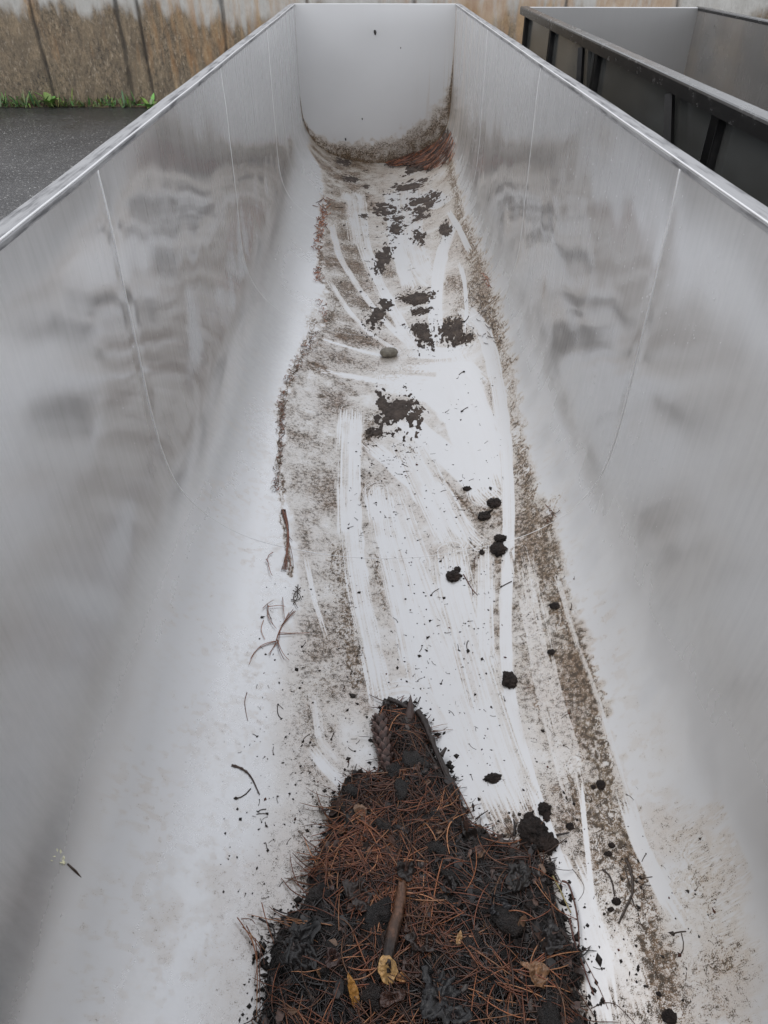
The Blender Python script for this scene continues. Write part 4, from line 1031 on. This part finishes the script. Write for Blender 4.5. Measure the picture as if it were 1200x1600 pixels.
# the stick lying on the heap: bark worn off at its upper end
def stick():
    P = np.array([hp(628, 1384), hp(623, 1412), hp(616, 1450), hp(610, 1488), hp(607, 1512)]); z = np.linspace(P[0, 2] + .012, P[-1, 2] + .010, 5); P[:, 2] = np.maximum(P[:, 2] * .3 + z * .7, z)
    Q = resample(P, 34); rad = np.interp(np.linspace(0, 1, 34), [0, .1, .5, .8, 1], [.0075, .0095, .0112, .0120, .0085]); mb = MB()
    rad = rad * (1 + .05 * np.sin(np.arange(34) * .9)); rad[18:21] *= 1.10
    Q[:, 0] += .0035 * np.sin(np.linspace(0, 5, 34))
    mb.tube(Q, rad, 28); v, f, c = mb.data()
    ctr = np.vstack([np.repeat(Q, 28, 0), Q[:1], Q[-1:]]); dv = v - ctr
    v = ctr + dv * (1 + .34 * (fbm(v[:, 0] * 210, v[:, 1] * 45 + v[:, 2] * 160, 3, 17) - .5))[:, None]
    v[:28, 1] += .006 * (vnoise(np.arange(28) * .9, np.zeros(28)) - .4); v[-30:-2, 1] += .010 * (vnoise(np.arange(28) * .8 + 7, np.zeros(28)) - .5)
    t = np.clip((Q[0, 1] - v[:, 1]) / (Q[0, 1] - Q[-1, 1]), 0, 1); nn = fbm(v[:, 0] * 60, v[:, 1] * 25, 3, 6)
    k = sstep(.25, .75, t + (nn - .5) * .8)[:, None]; c = np.array([(.125, .062, .036)]) * (1 - k) + np.array([(.030, .020, .016)]) * k
    base = P[2] - [0, 0, .013]
    o = link('stick', fast_mesh('stick', v - base, f, {'tone': c}), m_bark, loc=base); tag(o, 'thick wet brown stick lying lengthwise on the litter heap', 'stick')
stick()
def pine_cone():
    a = pf(np.array(594.), np.array(1128.)); b = pf(np.array(608.), np.array(1216.)); a[2] += .015; b[2] += .018
    ax = b - a; L = np.linalg.norm(ax); ax /= L; u = np.cross(ax, [0, 0, 1]); u /= np.linalg.norm(u); w = np.cross(u, ax); mb = MB()
    prof = lambda t: .0172 * np.interp(t, [0, .1, .3, .6, .85, 1], [.70, .95, 1.05, .95, .70, .30])
    tt = np.linspace(0, 1, 20); mb.tube(a + ax * L * tt[:, None], prof(tt) * .72, 12, col=(.018, .012, .010))
    n = 74; ga = 2.39996
    for i in range(n):
        t = (i + .5) / n; th = i * ga; R = prof(t); rd = u * math.cos(th) + w * math.sin(th); tg = np.cross(ax, rd)
        c = a + ax * (L * t); sl = .020 * (.65 + .5 * math.sin(math.pi * min(1, t + .15))); sw = .0098
        K = []; 
        for (s, lat, out) in ((-.35, .35, .55), (.10, .85, .85), (.50, .80, 1.14), (.80, .40, 1.30), (.95, .05, 1.26)):
            for sd in (-1, 0, 1):
                K.append(c - ax * (sl * (s - .3)) + tg * (sw * lat * sd) + rd * (R * out + (.0030 if sd == 0 else 0)))
        q = []
        for r_ in range(4):
            for k in range(2): q.append((r_ * 3 + k, r_ * 3 + k + 1, r_ * 3 + 3 + k + 1, r_ * 3 + 3 + k))
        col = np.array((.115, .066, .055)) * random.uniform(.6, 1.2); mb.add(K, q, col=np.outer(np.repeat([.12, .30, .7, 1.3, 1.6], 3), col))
    base = (a + b) / 2 - [0, 0, .016]
    o = mb.build('pine_cone', m_bark, loc=base, colour=True, smooth=False); tag(o, 'slim dark brown pine cone lying at the top of the litter heap', 'pine cone')
pine_cone()
def bud():
    P = np.array([pf(np.array(641.), np.array(1098.)), pf(np.array(641.), np.array(1112.)), pf(np.array(640.), np.array(1126.)), pf(np.array(637.), np.array(1142.)), pf(np.array(633.), np.array(1150.))]); P[:, 2] += [.030, .030, .028, .026, .024]
    mb = MB(); Q = resample(P, 16); mb.tube(Q, np.interp(np.linspace(0, 1, 16), [0, .3, .6, .85, 1], [.0008, .007, .012, .010, .004]), 10, col=(.060, .036, .030))
    S = np.array([pf(np.array(a), np.array(b)) for a, b in ((635., 1145.), (641., 1165.), (650., 1195.), (656., 1218.))]); S[:, 2] += .024
    mb.tube(resample(S, 14), np.linspace(.0030, .0018, 14), 7, col=(.045, .030, .025))
    base = P[2] - [0, 0, .03]
    tag(mb.build('leaf_bud', m_bark, loc=base, colour=True), 'pointed brown bud with a long stem at the tip of the litter heap', 'bud')
bud()
GT = 'wet twigs around the litter heap'
hl = lambda *a, **k: twig(*a, on=pf, **k)
hl('twig', 'thick dark twig bordering the upper right of the heap, bent at the top', [(652, 1122), (664, 1138), (672, 1165), (684, 1190), (696, 1216), (708, 1240)], .0075, .0055, (.030, .021, .018), group=GT, lift=.020, knots=4, side=[[(688, 1190), (696, 1178)]], seed=1, wob=.0006)
hl('twig', 'short dark twig forming the very top edge of the heap', [(606, 1102), (618, 1106), (630, 1112), (642, 1118)], .0065, .0045, (.032, .023, .020), group=GT, lift=.020, seed=2)
hl('twig', 'straight thin twig inside the upper neck of the heap', [(650, 1150), (664, 1176), (680, 1205), (692, 1232)], .0040, .0028, (.034, .022, .018), group=GT, lift=.024, seed=3)
hl('twig', 'dark twig beside the pine cone on its right', [(606, 1102), (612, 1130), (620, 1160), (624, 1200)], .0045, .0030, (.026, .019, .016), group=GT, lift=.018, seed=4)
hl('twig', 'stubby upright twig at the upper left shoulder of the heap', [(553, 1210), (555, 1224), (552, 1240)], .0042, .0030, (.024, .018, .016), group=GT, lift=.010, seed=5)
hl('twig', 'long dark twig in the neck of the heap, right of the bud stem', [(664, 1138), (676, 1178), (690, 1212), (706, 1252)], .0035, .0025, (.030, .020, .017), group=GT, lift=.026, seed=21)
hl('twig', 'thin needle like twig poking left from the upper heap', [(503, 1272), (520, 1268), (545, 1262)], .0014, .0009, (.040, .026, .020), group=GT, lift=.012, n=12, seed=6)
hl('twig', 'second thin twig poking left, below the upper one', [(505, 1287), (524, 1286), (548, 1288)], .0013, .0008, (.10, .045, .025), group=GT, lift=.012, n=12, seed=7)
hl('twig', 'crooked thin twig arching off the left slope of the heap', [(512, 1338), (496, 1352), (481, 1368), (483, 1390), (486, 1402)], .0019, .0012, (.035, .024, .020), group=GT, lift=.008, n=16, seed=8)
hl('twig', 'slender twig sticking out left above the black leaf mat', [(427, 1422), (444, 1430), (462, 1433), (478, 1432)], .0016, .0010, (.030, .020, .018), group=GT, lift=.006, n=12, seed=9)
hl('twig', 'short twig at the left rim of the heap, under the black leaf mat', [(405, 1438), (418, 1445), (430, 1452), (430, 1480)], .0020, .0012, (.025, .018, .016), group=GT, lift=.008, n=14, seed=10)
hl('twig', 'small dark twig stuck in the biggest brown clod', [(868, 1308), (878, 1306), (889, 1304)], .0022, .0014, (.024, .017, .014), group=GT, lift=.006, n=8, seed=11)
hl('twig', 'tiny twig standing out between heap and biggest clod', [(742, 1284), (752, 1276), (762, 1270)], .0016, .0010, (.024, .017, .014), group=GT, lift=.008, n=8, seed=12)
hl('twig', 'small forked twig in the gap left of the biggest clod', [(803, 1308), (804, 1294), (802, 1282)], .0030, .0014, (.022, .016, .014), group=GT, lift=.004, n=10, side=[[(804, 1296), (809, 1286)]], seed=13)
GR = 'thin twigs on the right dirt band'
twig('twig', 'longer dark double twig in the right dirt band', [(978, 1342), (987, 1366), (989, 1386), (984, 1408), (975, 1424), (966, 1444)], .0030, .0014, (.050, .036, .028), group=GR, knots=5, side=[[(984, 1384), (978, 1366), (976, 1352)], [(987, 1404), (992, 1420), (998, 1424)]], seed=14, wob=.0007)
twig('twig', 'short curved twig left of the double twig', [(941, 1359), (952, 1368), (957, 1382), (960, 1400)], .0020, .0014, (.040, .028, .022), group=GR, seed=15)
twig('twig', 'hair thin curved stem right of the heap shoulder', [(894, 1358), (904, 1370), (913, 1384), (912, 1396), (903, 1408)], .0007, .0005, (.05, .035, .028), group=GR, seed=16)
twig('twig', 'hair thin arching stem at the bottom right of the heap', [(923, 1576), (945, 1566), (962, 1568), (978, 1584), (992, 1600)], .0007, .0006, (.07, .035, .025), group=GR, seed=17)
twig('twig', 'long reddish stem curving along the right rim of the heap', [(876, 1382), (884, 1380), (890, 1394), (898, 1424), (902, 1450), (903, 1484)], .0020, .0013, (.095, .040, .028), group=GR, lift=.012, seed=18)
twig('grass_stem', 'pale straw coloured stem on the right rim of the heap', [(862, 1375), (872, 1394), (882, 1416), (890, 1432)], .0018, .0014, (.30, .25, .11), cat='grass stem', lift=.014, seed=19, mat=m_needle)
twig('twig', 'second long red stem on the lower right rim of the heap', [(888, 1440), (896, 1480), (908, 1510), (918, 1540), (926, 1560)], .0019, .0012, (.095, .036, .026), group=GR, lift=.012, seed=20, side=[[(905, 1500), (888, 1494)]])
GL = 'thin twigs on the left slope of the floor'
twig('twig', 'curved brown twig alone on the pale left slope', [(362, 1196), (376, 1200), (388, 1208), (396, 1220), (402, 1234), (406, 1242)], .0024, .0009, (.060, .034, .024), group=GL, seed=22, knots=3)
twig('twig', 'fine hook shaped needle twig above the lone curved twig', [(386, 1082), (382, 1096), (384, 1112), (387, 1126)], .0011, .0007, (.13, .05, .03), group=GL, seed=23)
twig('twig', 'forked red twig right of the angular black clod', [(724, 898), (731, 910), (738, 922), (746, 930)], .0018, .0010, (.10, .045, .03), group=GL, seed=24, side=[[(738, 922), (738, 932)], [(731, 910), (738, 906)], [(744, 868), (740, 880), (742, 890)]])

def tuft(label, cx, cy, strands, cols, seed, rad=.0010, lift=.003, name='needle_tuft', group='reddish pine needle tufts along the left dirt edge'):
    mb = MB(); r = np.random.default_rng(seed); c = pf(np.array(float(cx)), np.array(float(cy)))
    for k, st in enumerate(strands):
        st = np.array(st, float); st[1:-1] += r.normal(0, 1.3, st[1:-1].shape); P = pf(*st.T); P[:, 2] += lift + r.uniform(0, .004)
        Q = resample(P, 12); mb.tube(Q, np.linspace(rad * 1.1, rad * .6, 12), 5, col=np.array(cols[k % len(cols)]) * r.uniform(.7, 1.3))
    base = np.array([c[0], c[1], float(floor_z(c[0]))])
    return tag(mb.build(name, m_needle, loc=base, colour=True), label, 'pine needles', group)
RED = [(.27, .10, .05), (.18, .07, .038), (.33, .14, .075), (.11, .05, .032)]
tuft('sprawling tuft of reddish pine needles at the left dirt edge, nearest of the tufts', 438, 990,
     [[(462, 957), (446, 970), (436, 985), (433, 1000), (428, 1018), (420, 1024)], [(460, 956), (444, 972), (437, 990), (436, 1004)], [(434, 1002), (438, 1016), (446, 1028), (452, 1034)],
      [(433, 1002), (436, 1020), (444, 1033)], [(432, 1004), (418, 1006), (404, 1012), (394, 1024), (390, 1040)], [(432, 1003), (414, 1008), (400, 1018), (392, 1030)], [(420, 948), (419, 962), (422, 974), (432, 984)],
      [(418, 946), (420, 964), (428, 980)], [(411, 953), (420, 945), (428, 940)], [(442, 936), (442, 955), (445, 970)], [(436, 990), (460, 991), (484, 990)], [(434, 994), (462, 992)], [(420, 950), (440, 948), (446, 950)],
      [(434, 1006), (428, 1014), (422, 1026)], [(412, 970), (408, 985), (414, 1000)], [(458, 955), (447, 972), (440, 980)], [(452, 958), (442, 974), (436, 992), (430, 1010)]], RED, 1, .0010)
tuft('thick strand of matted red needles running along the left edge by the weld line', 449, 860,
     [[(443 + r_, 798), (449 + r_ * .6, 822), (453 - r_, 848), (447 + r_, 872), (445 + r_ * 1.5, 892)] for r_ in (-3.5, -2.6, -1.5, -.8, 0, .6, 1, 1.6, 2, 3)] + [[(452, 850), (457, 872), (459, 890)], [(448, 862), (455, 880), (452, 895)], [(450, 838), (457, 846)]], [(.17, .062, .036), (.10, .042, .026), (.24, .09, .048)], 2, .0010)
tuft('curled dark needle clump between the matted strand and the sprawling tuft', 463, 930,
     [[(466, 915), (462, 925), (466, 935), (458, 945)], [(470, 920), (460, 930), (463, 945), (466, 952)], [(458, 925), (468, 930), (472, 940)], [(462, 918), (470, 926)], [(455, 938), (464, 940), (470, 934)]], [(.035, .025, .02), (.05, .03, .022)], 3, .0014)
tuft('small reddish needle fleck left of the matted strand', 420, 882, [[(427, 865), (419, 870), (417, 880), (420, 886)], [(420, 886), (424, 898), (426, 902)], [(416, 876), (421, 884)]], [(.26, .085, .05)], 4, .0011)
rr = np.random.default_rng(5)
def bits(u0, v0, u1, v1, n, su, L, seed):
    r = np.random.default_rng(seed); out = []
    for _ in range(n):
        t = r.random(); u = u0 + (u1 - u0) * t + r.normal(0, su); v = v0 + (v1 - v0) * t; a = r.uniform(-1.2, 1.2) + math.pi / 2; l = L * r.uniform(.5, 1.3)
        out.append([(u - l * math.cos(a), v - l * math.sin(a) * .6), (u + r.normal(0, 1), v), (u + l * math.cos(a), v + l * math.sin(a) * .6)])
    return out
def trail(*a, **k): tuft(*a, **k)['kind'] = 'stuff'
ORG = [(.32, .11, .05), (.22, .078, .040), (.13, .058, .036), (.38, .15, .07)]
trail('bright rust coloured needle trail at the far left dirt edge', 505, 335, bits(507, 312, 502, 356, 46, 4.5, 6, 31), ORG, 6, .0022, .003)
trail('rust coloured needle trail just below the bright far left one', 496, 375, bits(500, 358, 494, 392, 34, 3.5, 5, 32), ORG, 7, .0020, .003)
trail('faint reddish needle trail at the left edge beside the slanting patch', 496, 428, bits(494, 414, 499, 446, 22, 3, 5, 33), ORG, 8, .0016, .003)
trail('scattered reddish bits at the left edge level with the slanting patch', 508, 485, bits(508, 470, 506, 502, 18, 6, 4, 34), ORG, 9, .0014, .003)
trail('brown needle line where the left dirt edge bulges near the stone', 468, 560, bits(492, 520, 448, 600, 120, 5, 3.6, 35), [(.15, .085, .05), (.10, .06, .038), (.28, .12, .06)], 10, .0010, .002)
trail('brown needle line along the left dirt edge below the bulge', 437, 690, bits(444, 612, 432, 770, 170, 3.5, 4, 36), [(.15, .075, .045), (.09, .055, .036), (.27, .10, .055)], 11, .0009, .002)
trail('few orange needles on the right dirt line beside the mid floor patches', 762, 440, bits(760, 430, 765, 452, 14, 3, 4, 37), ORG, 12, .0016, .003)
trail('dark needle scraps on the right dirt line near the curled lump', 752, 475, bits(742, 440, 770, 540, 46, 8, 6, 38), [(.05, .035, .025), (.08, .05, .03)], 13, .0013, .002)
trail('reddish needles on the right dirt band above the blocky clod', 860, 800, bits(862, 780, 858, 822, 16, 4, 6, 39), [(.16, .07, .04), (.08, .05, .03)], 14, .0011, .002)
tuft('needles hanging off the left rim of the heap', 405, 1500, [[(372, 1438), (388, 1458), (400, 1480), (404, 1520), (402, 1560)], [(386, 1450), (398, 1470), (410, 1490), (414, 1510)], [(392, 1462), (404, 1500), (402, 1550), (402, 1600)],
      [(410, 1415), (420, 1450), (430, 1480)], [(378, 1440), (392, 1440), (400, 1448)], [(380, 1452), (402, 1474), (416, 1490)], [(400, 1470), (403, 1510), (399, 1540)], [(408, 1480), (406, 1540), (408, 1600)]], [(.20, .075, .035), (.12, .05, .03), (.27, .14, .06)], 15, .0010, .010, group=GT)

# needle drift in the far right corner
def drift():
    r = np.random.default_rng(77); root = empty('needle_drift', pf(np.array(660.), np.array(248.)), 'drift of rust brown pine needles in the far right corner under the end wall', 'pine needles')
    b = np.array(root.location)
    o = muck('soil_base', 664, 249, 88, 30, None, None, None, ht=.035, ang=0, ragged=.7, seed=61, fill=.62); o.location = np.array(o.location) - b; o.parent = root
    mb = MB()
    for _ in range(520):
        t = r.random(); u = 610 + 92 * t + r.normal(0, 3); v = np.interp(u, [605, 640, 670, 702], [257, 254, 252, 236]) + r.uniform(-1, 1) * np.interp(u, [605, 640, 670, 702], [3, 8, 16, 20])
        if v < 224 + (702 - u) * .30: continue
        c = pf(np.array(u), np.array(v)); 
        if c[1] > Y1 - .02: c[1] = Y1 - .02 - r.uniform(0, .1)
        a = r.normal(.55, .5); L = r.uniform(.05, .13); tt = np.linspace(-.5, .5, 5)
        x = np.clip(c[0] + L * tt * math.cos(a), -.57, .57); y = np.minimum(c[1] + L * tt * math.sin(a) * .9, Y1 - .012)
        z = floor_z(x) + .012 + r.uniform(0, .040) * np.interp(u, [605, 640, 690], [.25, .6, 1]) 
        mb.tube(np.stack([x, y, z], 1) - b, .0024, 4, col=np.array(ORG[r.integers(4)]) * r.choice([.2, .4, .7, 1.1], p=[.3, .28, .24, .18]), cap=False)
    o = mb.build('needle_layer', m_needle, root, colour=True); o['kind'] = 'stuff'
drift()

# ------------------------------------------------------------------ stone, blossom, leaf bit on the end wall, water drops
def stone():
    c = pf(np.array(608.), np.array(556.)); sc = scale_at(c); a = 14.2 * sc; nu, nv = 48, 28
    T, Ph = np.meshgrid(np.linspace(0, 2 * math.pi, nu, endpoint=False), np.linspace(-math.pi / 2, math.pi / 2, nv))
    D = np.stack([np.cos(Ph) * np.cos(T), np.cos(Ph) * np.sin(T), np.sin(Ph)], -1)
    R = 1 + (fbm(D[..., 0] * 1.2 + 5, D[..., 1] * 1.2 + D[..., 2] + 5, 3, 3) - .5) * .22
    V = np.sign(D) * np.abs(D) ** .88 * R[..., None] * [a, a * .68, a * .46]; V[..., 2] += a * .43
    i = np.arange(nv - 1)[:, None] * nu; j = np.arange(nu)[None]; k = (np.arange(nu) + 1)[None] % nu
    q = np.stack([i + j, i + k, i + nu + k, i + nu + j], -1).reshape(-1, 4)
    V = V.reshape(-1, 3) @ np.array(Matrix.Rotation(.12, 3, 'Z')).T
    o = link('stone', fast_mesh('stone', V, q), m_stone, loc=(c[0], c[1], float(floor_z(c[0])) - .001)); tag(o, 'smooth oval brown river stone in the middle of the trough floor', 'stone')
stone()
def blossom():
    b = pf(np.array(108.), np.array(1351.)) ; b = np.array(b)
    # on the steep left slope: lay it along the surface
    d = rays(106., 1351.); 
    t_ = np.linspace(.5, 3, 4000); pts = CAM + d * t_[:, None]
    zsurf = np.where(pts[:, 0] > -.575, np.interp(pts[:, 0], PX[_mid], PZ[_mid]) + RIM, 9)
    i = int(np.argmax(pts[:, 2] < zsurf)); b = pts[i]
    root = empty('fallen_blossom', b, 'tiny cream blossom with a brown stalk lying on the left slope', 'blossom')
    mb = MB(); sl = (np.interp(b[0] + .01, PX[_mid], PZ[_mid]) - np.interp(b[0] - .01, PX[_mid], PZ[_mid])) / .02; r = random.Random(3)
    def S(x, y, h): return np.array([x, y, sl * x + h])
    for k in range(7):
        a = r.uniform(0, 6.28); p = S(-.006 + r.uniform(-.007, .007), r.uniform(-.005, .006), .003)
        tgt = S(p[0] + .009 * math.cos(a), p[1] + .009 * math.sin(a), .004 + r.uniform(0, .004)); sd = np.array([-math.sin(a), math.cos(a), 0]) * .0045
        mb.add([p, p + sd * .8 + (tgt - p) * .5, tgt, p - sd * .8 + (tgt - p) * .5, (p + tgt) / 2 + [0, 0, .002]], None, [(0, 1, 4), (1, 2, 4), (2, 3, 4), (3, 0, 4)], (.62, .60, .42))
    mb.build('petals', m_leaf, root, colour=True)
    mb = MB(); mb.tube([S(0, 0, .003), S(.010, -.004, .004), S(.018, -.009, .003)], [.0016, .0022, .001], 6, col=(.05, .03, .02)); mb.tube([S(.016, -.008, .003), S(.030, -.014, .002)], [.0008, .0005], 5, col=(.22, .10, .05))
    mb.build('stalk', m_bark, root, colour=True)
blossom()
def wall_bits():
    for (u, v, s, lb) in ((586, 51, .034, 'single black leaf flake stuck high on the far end wall'), (626, 75, .012, 'tiny dark speck on the end wall right of the black flake'), (540, 218, .022, 'small dark slanting fleck low on the left of the end wall'), (566, 186, .016, 'tiny dark fleck in the middle of the end wall')):
        p = py(u, v, Y1 - .009); mb = MB()
        V = np.array([(-.25, 0, .5), (.15, 0, .48), (.32, 0, .1), (.18, 0, -.5), (-.12, 0, -.35), (-.3, 0, .1), (0, -.25, 0)]) * s
        mb.add(V, None, [(i, (i + 1) % 6, 6) for i in range(6)], (.016, .013, .012)); mb.add(V * [1, 0, 1] + [0, .001, 0], None, [(0, 2, 1), (0, 3, 2), (0, 4, 3), (0, 5, 4)], (.016, .013, .012))
        tag(mb.build('leaf_flake', m_leaf, loc=None, colour=True, smooth=False), lb, 'leaf flake', 'dark flecks stuck to the end wall').location = p
wall_bits()
def drops():
    r = np.random.default_rng(88); mb = MB(); nu = 7
    def drop(s_, y, rad):
        x = np.interp(s_, PS, PX); z = np.interp(s_, PS, PZ) + RIM; e = .004
        tx = np.interp(s_ + e, PS, PX) - np.interp(s_ - e, PS, PX); tz = np.interp(s_ + e, PS, PZ) - np.interp(s_ - e, PS, PZ); l = math.hypot(tx, tz); tx /= l; tz /= l
        n = np.array([-tz, 0, tx]); T = np.array([tx, 0, tz]); c = np.array([x, y, z]) + n * -.0012; V = []; st = r.uniform(1, 2.6)
        for (rr_, hh) in ((1, 0), (.8, .55), (.4, .9)):
            for k in range(nu):
                a = k * 2 * math.pi / nu; V.append(c + rad * rr_ * (math.cos(a) * T * st + math.sin(a) * np.array([0, 1, 0])) + n * (.0012 + hh * rad * .55))
        V.append(c + n * (.0012 + rad * .6)); q = []; 
        for L_ in range(2):
            for k in range(nu): q.append((L_ * nu + k, L_ * nu + (k + 1) % nu, (L_ + 1) * nu + (k + 1) % nu, (L_ + 1) * nu + k))
        mb.add(V, q, [(2 * nu + k, 2 * nu + (k + 1) % nu, 3 * nu) for k in range(nu)])
    for _ in range(1500):
        y = r.uniform(.9, 5.5) ** 1; s_ = r.normal(.98, .24)
        if .62 < s_ < S_EDGE - .01 and fbm(np.array(y * 2.), np.array(s_ * 2.5), 2, 5) > .44: drop(s_, y, r.uniform(.0007, .0016) * (1 + .22 * max(0, y - 2)))
    for _ in range(150):
        drop(-r.uniform(.66, S_EDGE - .03), r.uniform(.8, 5.0), r.uniform(.0006, .0014))
    tag(mb.build('water_drops', m_drop), 'fine scatter of water drops on the inner side walls', 'water drops', kind='stuff')
drops()
